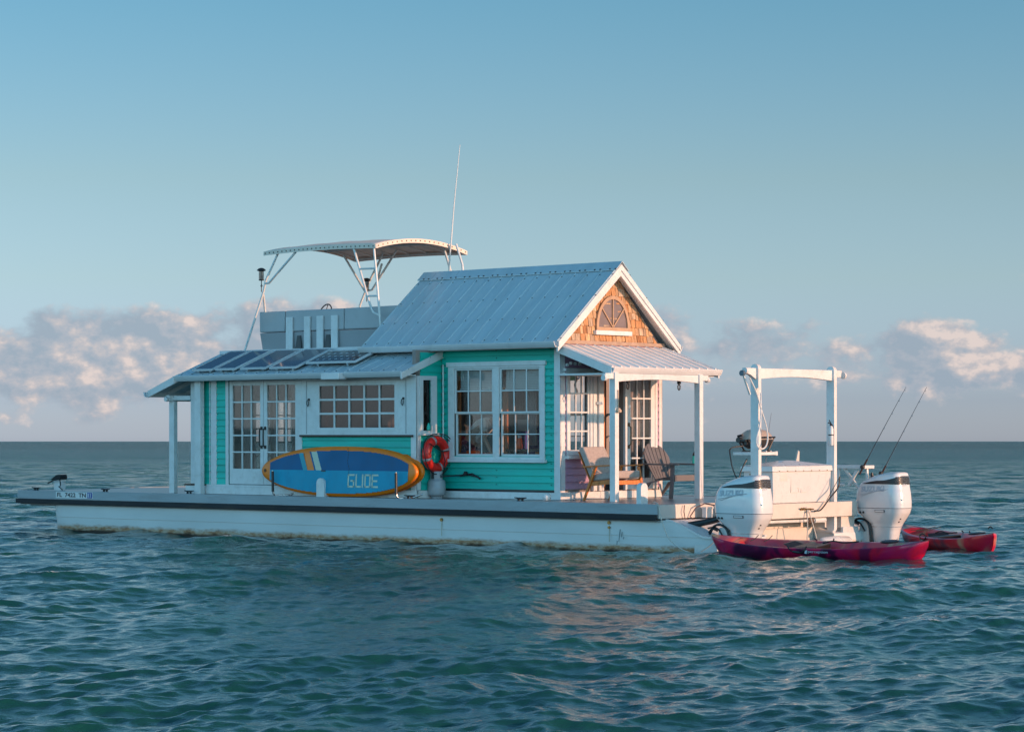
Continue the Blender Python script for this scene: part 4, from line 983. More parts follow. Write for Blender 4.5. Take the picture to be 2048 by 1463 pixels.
m = MB(); m.box(-.27,-.235,-.25,.25,.50,.58); m.box(-.375,-.35,-.28,.28,.74,.79); m.build('back_brace', ADIR, ad, local=True)
for k in range(5):
    t = k/5; x = -.10+.48*t; z = .30+.08*t; m = MB(); m.hexa([(x,-.26,z),(x+.085,-.26,z+.012),(x+.085,.26,z+.012),(x,.26,z)], [(x,-.26,z+.018),(x+.085,-.26,z+.03),(x+.085,.26,z+.03),(x,.26,z+.018)]); m.build('seat_slat', ADIR, ad, local=True, bevel=.003)
m = MB(); m.box(.36,.385,-.29,.29,.29,.395); m.build('seat_apron', ADIR, ad, local=True, bevel=.006)
for s in (-1, 1):
    y = s*.32
    m = MB(); m.loft([[(.36+dx, y+s*o_+dy, z) for dx, dy in ((-.05,-.014),(.03,-.014),(.03,.014),(-.05,.014))] for z, o_ in ((0,.045),(.30,.01),(.555,-.0))]); m.build('leg', ADIR, ad, local=True, bevel=.005)
    m = MB(); m.loft([[(x+dx, y*.86+dy, z) for dx, dy in ((-r,-.014),(r,-.014),(r,.014),(-r,.014))] for x, z, r in ((-.42,0,.022),(-.20,.26,.04),(.34,.36,.035))]); m.build('leg', ADIR, ad, local=True, bevel=.004)
    m = MB(); m.hexa([(-.34,y-.04,.565),(-.34,y+.04,.565),(-.34,y+.04,.59),(-.34,y-.04,.59)], [(.44,y-.07,.555),(.44,y+.07,.555),(.44,y+.07,.582),(.44,y-.07,.582)]); m.build('armrest', ADIR, ad, local=True, bevel=.008)
bt = MB(); bt.lathe([(.035,0),(.038,.01),(.038,.11),(.03,.13)], (0,0,0), 16); bt.lathe([(.03,.131),(.032,.14),(.032,.165),(.012,.19),(.012,.195)], (0,0,0), 14, m=1)
bo = bt.build('drink_bottle', [TEALP, BLACK], None, loc=(0,0,0), smooth=True); bo.location = (-2.10, 3.70, DZ+.583)
single(bo, 'small green bottle on the armrest of the adirondack chair', 'bottle')

# davit / gantry frame over stern platform
dv = thing('davit_frame', 'white painted timber davit arch standing over the stern platform', 'davit', (1.0, 2.33, .71))
def rpost(v, t=.075, w=.15, ztop=2.90, zb2=.21):
    m = MB(); n = 12; uc = .93
    pts = [(uc-w/2, v, zb2+w/2)] + [(uc-w/2*math.cos(PI*i/n), v, ztop-w/2+w/2*math.sin(PI*i/n)) for i in range(n+1)] + [(uc+w/2, v, zb2+w/2)] + [(uc+w/2*math.cos(PI*i/n), v, zb2+w/2-w/2*math.sin(PI*i/n)) for i in range(1, n)]
    m.prism(pts, (0,t,0)); return autosmooth(m.build('post', TRIM, dv), 40)
p1 = rpost(1.265); p2 = rpost(3.345)
m = MB(); n = 20
ya, yb = .98, 3.62
top = [(.90, ya+(yb-ya)*i/n, 2.835) for i in range(n+1)]
def bot(y):
    if y < 1.2: return 2.835-.10+.02*math.cos((y-ya)*14)
    if y > 3.45: return 2.835-.11
    t = (y-1.34)/(3.33-1.34); return 2.665+.045*math.sin(PI*min(max(t,0),1))
bo_ = [(.90, ya+(yb-ya)*i/n, bot(ya+(yb-ya)*i/n)) for i in range(n+1)]
m.prism(top+bo_[::-1], (.07,0,0)); m.build('crossbeam', TRIM, dv, bevel=.006)
m = MB(); m.lathe([(.05,.0),(.05,.05)], (.985,.93,2.79), 18, 'y'); m.lathe([(.055,.0),(.055,.04)], (.985,3.62,2.755), 18, 'y'); m.build('beam_end_roll', TRIM, dv, bevel=.003)
m = MB(); m.lathe([(.045,0),(.045,.045)], (1.02,.80,2.75), 16, 'y'); m.build('pulley', paint('blue_grey_pulley', (.09,.13,.17), .4), dv)
m = MB(); m.beam((1.02,.86,2.70), (1.02,1.02,2.42), .02, .03, (1,0,0)); m.build('jib_arm', TUBEW, dv)
m = MB(); m.box(.99,1.01,1.21,1.262,2.43,2.52); m.build('rope_bracket', TAN, dv)
def catm(pts, k=6):
    P = [Vector(p) for p in pts]; P = [P[0]*2-P[1]] + P + [P[-1]*2-P[-2]]; out = []
    for i in range(1, len(P)-2):
        for j in range(k):
            t = j/k; a, b, c_, d = P[i-1], P[i], P[i+1], P[i+2]
            out.append(.5*((2*b)+(-a+c_)*t+(2*a-5*b+4*c_-d)*t*t+(-a+3*b-3*c_+d)*t**3))
    out.append(P[-2]); return out
m = MB(); m.tube(catm([(1.1,.90,2.68),(1.1,1.08,2.45),(1.1,1.20,2.20),(1.1,1.33,1.95),(1.1,1.38,1.75),(1.1,1.33,1.62),(1.1,1.22,1.58),(1.1,1.10,1.63),(1.1,1.09,1.75),(1.1,1.17,1.95),(1.1,1.20,2.2),(1.1,1.19,2.45)], 5), .012, 6)
single(m.build('hoist_rope', TRIM, None, loc=(1.1,1.2,1.6)), 'looped white hoist rope hanging from the left end of the davit', 'rope')
# fire extinguisher
fe = thing('fire_extinguisher', 'small white fire extinguisher strapped to the right davit post', 'fire extinguisher', (1.0, 3.26, 1.62))
m = MB(); m.lathe([(.035,0),(.042,.01),(.042,.26),(.03,.30),(.014,.32)], (0,0,0), 16); m.build('cylinder', WHITE, fe, local=True, smooth=True)
m = MB(); m.lathe([(.015,.32),(.02,.34),(.012,.36)], (0,0,0), 10); m.tube([(0,0,.35),(0,-.06,.37),(0,-.08,.36)], .008); m.tube([(0,0,.36),(0,-.05,.41)], .008); m.tube([(0,.0,.34),(0,.05,.33),(.0,.055,.22)], .008); m.build('valve', BLACK, fe, local=True)
m = MB(); m.lathe([(.044,.16),(.044,.18)], (0,0,0), 16); m.build('strap', BLACK, fe, local=True)

# storage box
sb = thing('storage_box', 'white fibreglass storage box with hipped lid on the stern platform', 'storage box', (.66, 2.55, .713))
m = MB(); m.hexa([(.40,1.76,.714),(.93,1.76,.714),(.93,3.32,.714),(.40,3.32,.714)], [(.38,1.72,1.22),(.95,1.72,1.22),(.95,3.36,1.22),(.38,3.36,1.22)]); m.build('box', FIBER, sb, bevel=.012)
m = MB(); m.hexa([(.34,1.68,1.215),(.98,1.68,1.215),(.98,3.41,1.215),(.34,3.41,1.215)], [(.35,1.69,1.30),(.97,1.69,1.30),(.97,3.40,1.30),(.35,3.40,1.30)])
m.hexa([(.35,1.69,1.301),(.97,1.69,1.301),(.97,3.40,1.301),(.35,3.40,1.301)], [(.62,2.42,1.385),(.68,2.42,1.385),(.68,2.62,1.385),(.62,2.62,1.385)]); m.build('lid', FIBER, sb, bevel=.008)
m = MB()
for k in range(7): m.box(.944,.949,1.92,2.12,1.07+.016*k,1.078+.016*k)
m.build('vent_grille', TAN, sb)
m = MB(); m.box(.94,.947,2.22,2.228,.88,1.20); m.box(.936,.943,2.22,2.44,.876,.884); m.box(.936,.943,2.44,2.447,.88,.95); m.box(.94,.946,2.40,2.447,.945,.953); m.box(.936,.943,2.50,2.507,.88,.94); m.box(.936,.943,2.50,2.66,.876,.884); m.build('panel_trim', TAN, sb)
m = MB()
for k in range(7): m.box(.981,.986,1.85+.22*k,1.87+.22*k,1.218,1.232)
m.box(.50,.52,1.715,1.722,1.16,1.18); m.box(.60,.62,1.715,1.722,1.16,1.18); m.build('fasteners', BRASS, sb)

# grill on its table
gt = thing('grill_table', 'white side table bracketed behind the left davit post, carrying the grill', 'table', (.15, 2.2, DZ))
m = MB(); m.box(-.02,.40,1.98,2.62,1.47,1.52); m.box(.02,.36,2.63,2.69,1.46,1.53); m.box(.1,.3,2.45,2.6,1.521,1.54); m.build('table_top', TRIM, gt, bevel=.006)
m = MB(); m.tube([(.2,2.3,DZ),(.2,2.3,1.47)], .035); m.build('leg', STEEL, gt)
gr = thing('grill', 'portable gas grill with beige domed lid and dark base', 'grill', (.19, 2.33, 1.522))
def oval(rx, ry, z, n=24): return [(rx*math.copysign(abs(math.cos(2*PI*i/n))**.8, math.cos(2*PI*i/n)), ry*math.copysign(abs(math.sin(2*PI*i/n))**.8, math.sin(2*PI*i/n)), z) for i in range(n)]
m = MB(); m.loft([oval(.11,.16,.05),oval(.17,.24,.10),oval(.205,.30,.18),oval(.21,.31,.20)]); m.build('fire_box', GRILLD, gr, local=True, smooth=True)
m = MB(); m.loft([oval(.215,.315,.202),oval(.21,.305,.24),oval(.18,.25,.30),(oval(.13,.17,.345)),oval(.06,.08,.362)]); autosmooth(m.build('lid', GRILLL, gr, local=True), 50)
m = MB(); m.tube([(.22,-.16,.23),(.27,-.14,.235),(.27,.14,.235),(.22,.16,.23)], .012); m.box(-.08,.08,-.40,-.31,.17,.20); m.tube([(-.10,-.36,.25),(0,-.37,.27)], .02); m.lathe([(.03,-.36),(.03,-.32)], (.05,0,.14), 12, 'y'); m.lathe([(.045,-.41),(.045,-.34)], (-.06,0,.19), 12, 'y'); m.build('handle_and_knobs', BLACK, gr, local=True)
m = MB()
for s in (-1, 1):
    m.tube([(.1*s,-.36,.20),(.1*s,-.20,.03),(.1*s,-.16,.012)], .014); m.tube([(.1*s,.36,.24),(.1*s,.20,.03),(.1*s,.16,.012)], .014)
m.box(-.14,.14,-.20,-.15,0,.02); m.box(-.14,.14,.15,.20,0,.02); islands(m, 'leg_cradle', GRILLD, gr, local=True)
m = MB(); m.tube(catm([(.19,1.98,1.62),(.15,1.70,1.58),(.2,1.62,1.45),(.25,1.62,1.25),(.32,1.68,1.05),(.45,1.72,.92)], 6), .010, 6)
single(m.build('grill_hose', BLACK, None, loc=(.2,1.7,1.2)), 'thin black gas hose looping down from the grill beside the left davit post', 'hose')

m = MB(); m.tube(catm([(.82,1.22,1.42),(.80,1.17,1.34),(.76,1.12,1.2),(.74,1.10,1.02),(.74,1.10,.90)], 5), .012, 6)
single(m.build('feed_hose', BLACK, None, loc=(.76,1.12,1.1)), 'short black hose clipped low on the left davit post, right of the thin grill hose', 'hose')
# fish cleaning table at the far quarter
ft = thing('fillet_table', 'white tubular table with slanted legs behind the right davit post', 'table', (.8, 4.2, .7))
m = MB(); m.box(.36,1.05,4.15,4.45,1.235,1.29); m.build('table_top', TRIM, ft, bevel=.008)
for pts in ([(.52,4.2,1.24),(.44,4.2,.55)], [(.62,4.2,1.24),(.95,4.35,.75)], [(1.0,4.3,1.24),(1.02,4.3,.7)], [(.36,4.2,1.22),(.44,4.18,1.05),(.40,4.2,.88),(.32,4.2,.75)], [(.30,4.2,.96),(.62,4.2,.97)]):
    m = MB(); m.tube(catm(pts, 4), .024, 10); m.build('leg', TUBEW, ft)
m = MB(); m.lathe([(.02,1.03),(.026,1.06),(.02,1.09),(.026,1.12),(.015,1.17)], (1.10,4.3,0), 10); single(m.build('dock_line_winch', BLACK, None, loc=(1.1,4.3,1.03)), 'little black winch hanging at the right end of the white tubular table', 'winch')

# fishing rods
def rod(p0, p1, label, hl=.45):
    o = thing('fishing_rod', label, 'fishing rod', p0, 'fishing rods standing at the stern quarter')
    d = (Vector(p1)-Vector(p0)); L = d.length; d.normalize()
    m = MB(); m.tube([tuple(d*L*t + Vector((0,0,-.03*t*t))) for t in (0,.2,.4,.6,.8,1)], [.009,.008,.006,.005,.004,.003], 6); m.build('blank', paint('dark_rod_blank', (.05,.05,.06), .4), o, local=True)
    m = MB(); m.tube([tuple(-d*.12), tuple(d*.16)], .016, 8); m.build('grip', DARKWOOD, o, local=True)
    m = MB(); rr = d*.05+Vector((.0,-.05,-.03)); m.lathe([(.03,-.03),(.035,-.015),(.035,.015),(.03,.03)], tuple(rr), 12, 'y'); m.build('reel', IRON, o, local=True)
    m = MB()
    for t in (.3,.5,.68,.84,.97): c0 = d*L*t+Vector((0,0,-.03*t*t)); m.tube([tuple(c0+Vector((.012*math.cos(q), 0, -.014+.012*math.sin(q)))) for q in np.linspace(0,2*PI,8)[:-1]], .003, 4, closed=True)
    m.build('line_guides', STEEL, o, local=True)
    return o
rod((1.02,4.15,1.25), (1.76,4.3,2.60), 'left fishing rod leaning over the white tubular table')
rod((1.38,4.15,1.15), (2.15,4.3,2.59), 'right fishing rod rising behind the far outboard motor')
m = MB(); m.tube([(-.05,2.9,1.2),(.02,2.92,1.9),(.06,2.93,2.15)], [.006,.004,.003], 6); single(m.build('fishing_rod', paint('thin_rod_blank', (.16,.15,.17), .5), None, loc=(-.05,2.9,1.2)), 'thin upright fishing rod seen between the davit posts above the storage box', 'fishing rod', 'fishing rods standing at the stern quarter')
m = MB(); m.hexa([(.72,4.12,.95),(.78,4.12,.95),(.78,4.16,.95),(.72,4.16,.95)], [(.88,4.12,1.2),(.94,4.12,1.2),(.94,4.16,1.2),(.88,4.16,1.2)]); single(m.build('rod_holder', TUBEW, None, loc=(.8,4.14,.95), bevel=.006), 'slanted white rod holder beside the far outboard motor', 'rod holder')
m = MB(); m.prism([(.3,3.18,1.30),(.3,3.33,1.28),(.3,3.34,1.52),(.3,3.31,1.54),(.3,3.26,1.40)], (.03,0,0)); single(m.build('mast_stub', TAN, None, loc=(.3,3.2,1.28), bevel=.004), 'small tan angled bracket sticking up behind the storage box lid', 'bracket')

# outboard motors
SEC = [(-.55,-.10,.16,.035),(-.30,-.10,.18,.05),(-.05,-.12,.24,.12),(.10,-.13,.26,.15),(.25,-.14,.29,.17),(.34,-.16,.33,.19),(.44,-.30,.40,.225),(.52,-.40,.45,.25),(.60,-.42,.475,.262),(.70,-.43,.475,.265),(.85,-.42,.46,.26),(.93,-.39,.445,.25),(1.0,-.34,.435,.245),(1.07,-.22,.425,.235),(1.12,-.08,.42,.22),(1.15,.02,.415,.20),(1.17,.12,.41,.17),(1.185,.20,.39,.12)]
def mot(z):
    for (za, *a), (zb2, *b) in zip(SEC, SEC[1:]):
        if za <= z <= zb2: t = (z-za)/(zb2-za); return [x+(y-x)*t for x, y in zip(a, b)]
    return list(SEC[-1][1:]) if z > SEC[-1][0] else list(SEC[0][1:])
def mpt(th, z, off=0, p=.55):
    f, r, w = mot(z); c, h = (f+r)/2, (r-f)/2; co, si = math.cos(th), math.sin(th)
    return (c+(h+off)*math.copysign(abs(co)**p, co), (w+off)*math.copysign(abs(si)**p, si), z)
def motor(u, v, label, rz=0):
    o = thing('outboard_motor', label, 'outboard motor', (u, v, 0), 'outboard motors on the stern', rz)
    n = 40
    def part(z0, z1, name, mat, k=10, cap=True):
        zs = sorted({z0, z1} | {s[0] for s in SEC if z0 < s[0] < z1}); zz = []
        for a, b in zip(zs, zs[1:]): zz += [a+(b-a)*i/3 for i in range(3)]
        zz.append(zs[-1]); m = MB(); m.loft([[mpt(2*PI*i/n, z) for i in range(n)] for z in zz]); return autosmooth(m.build(name, mat, o, local=True), 50)
    cowl = part(.605, 1.185, 'cowling', MOTORW); part(.30, .597, 'lower_cover', MOTORW); part(-.55, .292, 'midsection', MOTORW)
    m = MB(); m.loft([[mpt(2*PI*i/n, z, -.004) for i in range(n)] for z in (.594,.608)]); m.build('seam', SEAM, o, local=True)
    # black vent band sweeping from the rear to the sides
    m = MB(); K = 20
    for s in (1, -1):
        vs = []; 
        for i in range(K+1):
            t = i/K; th = s*(t*2.15)
            hi = 1.145-.06*max(0,(t-.45))/.55; lo = 1.075-.0*t+max(0,(t-.75))*.0
            lo = .985 + .01*t; hi = 1.125-.13*t**1.7
            if t > .98: hi = lo+.004
            vs += [mpt(th, lo, .006), mpt(th, (lo+hi)/2, .007), mpt(th, hi, .007), mpt(th, hi, .0), mpt(th, lo, .0)]
        m.add(vs, [q for i in range(K) for q in ((i*5,i*5+5,i*5+6,i*5+1),(i*5+1,i*5+6,i*5+7,i*5+2),(i*5+2,i*5+7,i*5+8,i*5+3),(i*5+4,i*5+9,i*5+5,i*5))])
    vb = m.build('vent_band', BLACK, o, local=True)
    m = MB()
    for r_, zz in enumerate((1.02,1.05,1.08,1.105)):
        for s in (1, -1):
            pts = [mpt(s*t, zz, .010) for t in np.linspace(0,.85,8)]; m.tube(pts, .008, 5)
    m.build('vent_louvre', STEEL, vb, local=True)
    side = lambda x, z, off=.006: (x, -(mot(z)[2]*max(0,(1-abs((x-(mot(z)[0]+mot(z)[1])/2)/((mot(z)[1]-mot(z)[0])/2))**(2/.55)))**(.55/2))-off, z)
    t = MB(); text_on(t, 'SUZUKI', .12, lambda x, y: side(-.26+x, .862+y+.03*x), .45, .004); t.build('brand_lettering', LGREY, cowl, recalc=False, local=True)
    t = MB(); t.tube([side(-.28+.06*i, .82+.010*i) for i in range(10)], .004, 5); t.tube([side(-.24+.06*i, .80+.016*i) for i in range(8)], .004, 5); islands(t, 'body_crease', LGREY, cowl, local=True)
    t = MB(); text_on(t, '200', .06, lambda x, y: (lambda q: (q[0],q[1],q[2]))(mpt(-.16+x*1.6, .96+y, .006)), .11); t.build('power_badge', LBLUE, cowl, recalc=False, local=True)
    m = MB(); a = [side(x, z, .012) for x, z in ((.02,.535),(.20,.535),(.20,.575),(.02,.575))]
    m.prism(a, (0,.012,0)); hm = m.build('handle_recess', SEAM, o, local=True)
    m = MB(); a = [side(x, z, .015) for x, z in ((.03,.541),(.19,.541),(.19,.569),(.03,.569))]; m.prism(a, (0,.012,0)); m.build('handle_plate', MOTORW, hm, local=True)
    for x, z in ((-.28,.53),(-.21,.53)):
        q = side(x, z, .004); m = MB(); m.lathe([(.018,-.012),(.018,.004)], q, 12, 'y'); m.build('side_port', BLACK, o, local=True)
    for z in (.38,.43):
        q = mpt(-.15, z, .004); m = MB(); m.lathe([(.012,-.012),(.012,.006)], q, 8, 'x'); m.build('drain_hole', BLACK, o, local=True)
    q = side(.36, .72, .002); m = MB(); m.lathe([(.016,-.006),(.016,.004)], mpt(-.35,.74,.002), 12, 'y'); m.build('round_emblem', LBLUE, o, local=True)
    m = MB(); m.hexa([(-.42,-.13,-.1),(-.16,-.13,-.1),(-.16,.13,-.1),(-.42,.13,-.1)], [(-.36,-.13,.38),(-.20,-.13,.38),(-.20,.13,.38),(-.36,.13,.38)]); m.build('clamp_bracket', FIBER, o, local=True, bevel=.02)
    m = MB(); m.tube(catm([(-.55,-.10,.28),(-.42,-.16,.40),(-.30,-.16,.42),(-.18,-.17,.36),(-.13,-.17,.2),(-.12,-.17,.0)], 5), .02, 8); m.tube(catm([(-.62,-.05,.36),(-.45,-.12,.38),(-.32,-.17,.34),(-.24,-.16,.22)], 5), .014, 8)
    m.tube(catm([(-.52,-.16,.30),(-.44,-.18,.36),(-.36,-.15,.33)], 4), .018, 8); m.build('cable_bundle', BLACK, o, local=True)
    return o
motor(1.26, .50, 'white outboard motor at the near stern corner, behind the long kayak')
motor(1.36, 4.22, 'white outboard motor at the far stern corner beside the second kayak', 0)

# kayaks
def kayak(loc, ang, L, label, mat, matin, roll=0, pitch=0):
    o = thing('kayak', label, 'kayak', loc, 'kayaks moored at the stern', ang, boat=False)
    o.rotation_euler = (roll, pitch, ang)
    n = 48; secs = []; W = .37
    for i in range(n+1):
        t = -1+2*i/n; x = t*L/2; a = max(0, 1-abs(t)**2.4); w = W*a**.72+.006
        sheer = .155+.10*abs(t)**3; keel = -.10+.20*abs(t)**7
        rake = .0
        xb = x - math.copysign(.16*abs(t)**8, t)
        # well depth
        s = min(1, max(0, (.80-abs(t))/.10)); s = s*s*(3-2*s); fl = (sheer+.015) + (-.13)*s; iw = w*(.80 if s > 0 else .8)
        outer = [(x, w, sheer), (x*.999, w*.985, sheer-.05), ((x+xb)/2, w*.90, .06), (xb, w*.72, -.02), (xb, w*.38, keel), (xb, 0, keel-.012), (xb, -w*.38, keel), (xb, -w*.72, -.02), ((x+xb)/2, -w*.90, .06), (x*.999, -w*.985, sheer-.05), (x, -w, sheer)]
        inner = [(x, -w*.93, sheer+.014), (x, -w*.80, sheer+.008), (x, -iw*.82, fl+.02*s), (x, -iw*.4, fl), (x, 0, fl+.012*(1-s)), (x, iw*.4, fl), (x, iw*.82, fl+.02*s), (x, w*.80, sheer+.008), (x, w*.93, sheer+.014)]
        secs.append(outer+inner)
    m = MB(); m.loft(secs)
    K = len(secs[0])
    for k in range(len(m.f)-2):
        j = k % K
        m.m[k] = 1 if 12 <= j <= 17 else 0
    hull = autosmooth(m.build('hull', [mat, matin], o, local=True), 45)
    m = MB(); m.hexa([(-.30,-.20,.10),(.10,-.20,.10),(.10,.20,.10),(-.30,.20,.10)], [(-.32,-.20,.15),(.12,-.19,.16),(.12,.19,.16),(-.32,.20,.15)])
    m.hexa([(-.34,-.19,.12),(-.29,-.19,.12),(-.29,.19,.12),(-.34,.19,.12)], [(-.50,-.15,.19),(-.47,-.15,.19),(-.47,.15,.19),(-.50,.15,.19)]); m.build('seat', BLACK, o, local=True, bevel=.015)
    for s in (-1, 1):
        m = MB(); y = s*.375
        m.tube(catm([(-.28,y*.96,.20),(-.20,y*1.03,.13),(-.05,y*1.05,.10),(.02,y*1.03,.14),(.06,y*.97,.20)], 4), .010, 6); m.tube([(-.16,y*1.04,.12),(-.04,y*1.05,.11)], .018, 8); m.build('carry_handle', BLACK, o, local=True)
        m = MB(); m.tube(catm([(s*L*.5*.93,-.02,.34),(s*L*.5*.95,0,.37),(s*L*.5*.97,.02,.335)], 4), .010, 6); m.build('grab_loop', BLACK, o, local=True)
    m = MB(); m.lathe([(.13,.0),(.14,.012),(.12,.022),(.02,.026)], (L*.5*.66,0,.232), 20); m.build('hatch_cover', BLACK, o, local=True)
    m = MB()
    for xx in (-.75, -1.0): m.tube([(xx,-.25,.235),(xx-.10,0,.22),(xx-.2,.25,.24)], .006, 5)
    m.tube(catm([(.3,-.3,.24),(.45,-.26,.27),(.6,-.2,.24),(.8,-.12,.25)], 5), .010, 6); islands(m, 'deck_bungee', ROPEB, o, local=True)
    return o
k1 = kayak((3.14,-.22,.03), R(1.2), 3.76, 'long magenta and plum kayak afloat along the stern in front of the near motor', KAYA, KAYIN, R(7))
t = MB(); text_on(t, 'perception', .055, lambda x, y: (.10+x, -.402, .10+y), .34); 
single(t.build('maker_lettering', LBLUE, k1, local=True, recalc=False), None, None, boat=False)
t = MB(); t.prism([(.04,-.401,.10),(.075,-.401,.095),(.085,-.401,.15),(.05,-.401,.14)], (0,.006,0)); t.build('maker_mark', LBLUE, k1, local=True)
kayak((2.42,4.50,.02), R(-38), 4.1, 'red and pink kayak with tan side afloat at the far stern corner', KAYB, KAYIN, R(5))

# mooring lines
m = MB(); m.tube(catm([(-.35,.30,.735),(-.12,.10,.75),(.03,-.01,.70),(.10,-.02,.48),(.25,-.03,.2),(.50,-.04,.05),(.70,-.05,.0)], 6), .008, 6); m.tube(catm([(.85,-.02,.02),(1.0,.02,.12),(1.15,.04,.26)], 5), .008, 6)
single(m.build('mooring_line', ROPEW, None, loc=(0,0,.7)), 'thin white line trailing from the stern deck corner to the water', 'rope')
m = MB(); m.tube([(-15.86,1.4,.58),(-17.2,1.2,.40),(-21,.7,-.1)], .012, 6); single(m.build('anchor_line', ROPEW, None, loc=(-15.86,1.4,.58)), 'pale anchor line running off the bow toward the left edge', 'rope')
m = MB(); m.tube(catm([(1.10,3.36,1.12),(1.10,3.32,.95),(1.12,3.05,.78),(1.12,2.80,.60),(1.12,2.62,.585)], 6), .012, 6); m.tube([(1.11,3.33,1.1),(1.09,3.0,.74)], .005, 5)
single(m.build('power_cord', BLACK, None, loc=(1.1,3,.7)), 'black cord drooping from the right davit post to the transom cleat', 'cord')
m = MB(); m.tube([(1.1,2.45,.61),(1.14,2.40,.3),(1.15,2.36,.02)], .009, 6); m.tube([(1.1,2.48,.60),(1.14,2.58,.3),(1.16,2.68,.02)], .009, 6); m.tube(catm([(1.09,2.36,.61),(1.10,2.42,.64),(1.09,2.50,.60),(1.10,2.44,.56)], 4), .012, 6)
single(m.build('dinghy_rope', ROPEW, None, loc=(1.1,2.4,.6)), 'pale rope tied on the transom beam and hanging in a V to the water', 'rope')
m = MB(); m.box(1.062,1.08,2.30,2.62,.60,.62); m.tube([(1.10,2.28,.63),(1.10,2.62,.61)], .012, 8); m.tube([(1.06,2.36,.61),(1.10,2.36,.62)], .012); m.tube([(1.06,2.54,.61),(1.10,2.54,.62)], .012); m.build('stern_cleat', BRASS, boat)
m = MB(); m.lathe([(.02,-.42),(.10,-.36),(.115,0),(.10,.36),(.02,.42)], (1.35,2.85,.07), 20, 'y'); single(m.build('boat_fender', FIBER, None, loc=(1.35,2.85,.0), smooth=True), 'white rounded fender floating under the transom beam', 'fender')
m = MB(); m.lathe([(.02,0),(.065,.01),(.07,.08),(.05,.115),(.02,.12)], (0,0,0), 18); c_ = m.build('anchor_light', WHITE, None, smooth=True); c_.location = (-2.72, .55, DZ+.002); single(c_, 'round white fitting lying on the deck below the cabin corner', 'fitting')
# bow covered winch
wc = thing('bow_winch_cover', 'black canvas cover draped over the white bow post, with a strap to the deck', 'cover', (-15.15, .45, 1.0))
m = MB(); m.prism([(-15.33,.38,.925),(-15.27,.38,.955),(-15.15,.38,1.02),(-15.03,.38,1.03),(-15.01,.38,.98),(-15.02,.38,.935),(-15.10,.38,.94),(-15.20,.38,.93)], (0,.18,0)); m.build('cover', ROPEB, wc, bevel=.012)
m = MB(); m.tube([(-15.35,.35,.86),(-15.18,.35,.92),(-15.04,.35,.945)], .014); m.tube([(-14.99,.35,.95),(-14.965,.35,.83),(-14.97,.33,.79),(-14.85,.30,.74)], .011); m.tube([(-15.03,.35,.80),(-14.97,.34,.785)], .008); m.build('strap', ROPEB, wc)

# interior things
def solid(mb, name, mat, label, cat, loc, bevel=0, smooth=False, group=None):
    o = mb.build(name, mat, None, loc=loc, bevel=bevel, smooth=smooth); return single(o, label, cat, group)
m = MB(); m.box(-4.12,-3.05,1.12,1.52,1.52,1.56); m.box(-4.10,-4.05,1.15,1.5,.78,1.52); m.box(-3.15,-3.10,1.15,1.5,.78,1.52); solid(m, 'counter', DARKWOOD, 'dark wooden shelf just inside the right sash window', 'shelf', (-3.6,1.3,.78))
m = MB(); m.box(-5.27,-5.185,1.14,1.18,.8,3.1); solid(m, 'wood_post', WOODORG, 'orange varnished wooden post inside the left sash window', 'post', (-5.2,1.15,.8))
m = MB(); m.box(-4.22,-4.11,1.14,1.18,.8,2.6); solid(m, 'wood_post', WOODORG, 'pale orange wooden post inside the right sash window', 'post', (-4.15,1.15,.8))
m = MB(); m.box(-2.95,-2.91,2.20,2.28,.86,2.9); solid(m, 'wood_trim', WOODORG, 'orange wooden door trim seen through the open stern doorway', 'trim', (-2.93,2.24,.8))
m = MB(); m.lathe([(.045,0),(.05,.02),(.05,.12),(.035,.16),(.03,.18)], (0,0,0), 16); o = m.build('water_bottle', ORANGEP, None, smooth=True); o.location = (-3.88,1.2,1.56); single(o, 'orange bottle with white cap standing inside the right sash window', 'bottle')
m = MB(); m.lathe([(.02,0),(.03,.01),(.03,.05)], (0,0,.18), 12); m.build('cap', WHITE, o, local=True)
m = MB(); m.lathe([(.032,0),(.035,.02),(.035,.24),(.02,.27),(.018,.30)], (0,0,0), 16); o = m.build('water_bottle', LILAC, None, smooth=True); o.location = (-3.72,1.2,1.56); single(o, 'tall lilac bottle standing right of the orange bottle in the window', 'bottle')
def curtain(a0, a1, v, z0, z1, mat, label, axis='u'):
    m = MB(); n = 40; pts = []
    for i in range(n+1):
        t = a0+(a1-a0)*i/n; w = .03*math.sin(i*1.9)
        pts.append((t, v+w) if axis == 'u' else (v+w, t))
    vs = [(p[0],p[1],z0) for p in pts]+[(p[0],p[1],z1) for p in pts]
    m.add(vs, [(i,i+1,n+2+i,n+1+i) for i in range(n)]); o = m.build('curtain', mat, None, loc=((pts[0][0]+pts[-1][0])/2, (pts[0][1]+pts[-1][1])/2, z0), smooth=True); so = o.modifiers.new('t','SOLIDIFY'); so.thickness = .006
    single(o, label, 'curtain', 'curtains inside the cabin')
curtain(-5.02,-4.72,2.42,1.9,3.1,CURT,'pleated pale curtain hanging inside the right sash window')
curtain(-3.97,-3.76,1.5,1.62,2.65,CURT,'narrow pale curtain at the far right of the right sash window')
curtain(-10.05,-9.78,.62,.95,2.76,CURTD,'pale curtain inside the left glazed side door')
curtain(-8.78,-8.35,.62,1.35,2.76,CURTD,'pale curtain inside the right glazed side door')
curtain(2.72,3.44,-2.98,1.35,2.8,CURT,'pale curtain behind the stern glazed door leaf','v')
m = MB(); m.box(-5.08,-4.42,2.5,2.9,.78,1.95); solid(m, 'armchair', PURPLE, 'dark purple upholstered chair inside the right sash window', 'chair', (-4.75,2.7,.78), .08)
m = MB(); m.box(-4.80,-4.53,2.2,2.215,1.86,2.06); solid(m, 'wall_calendar', BLIND, 'pale printed sheet hanging inside the right sash window', 'poster', (-4.66,2.2,1.86))
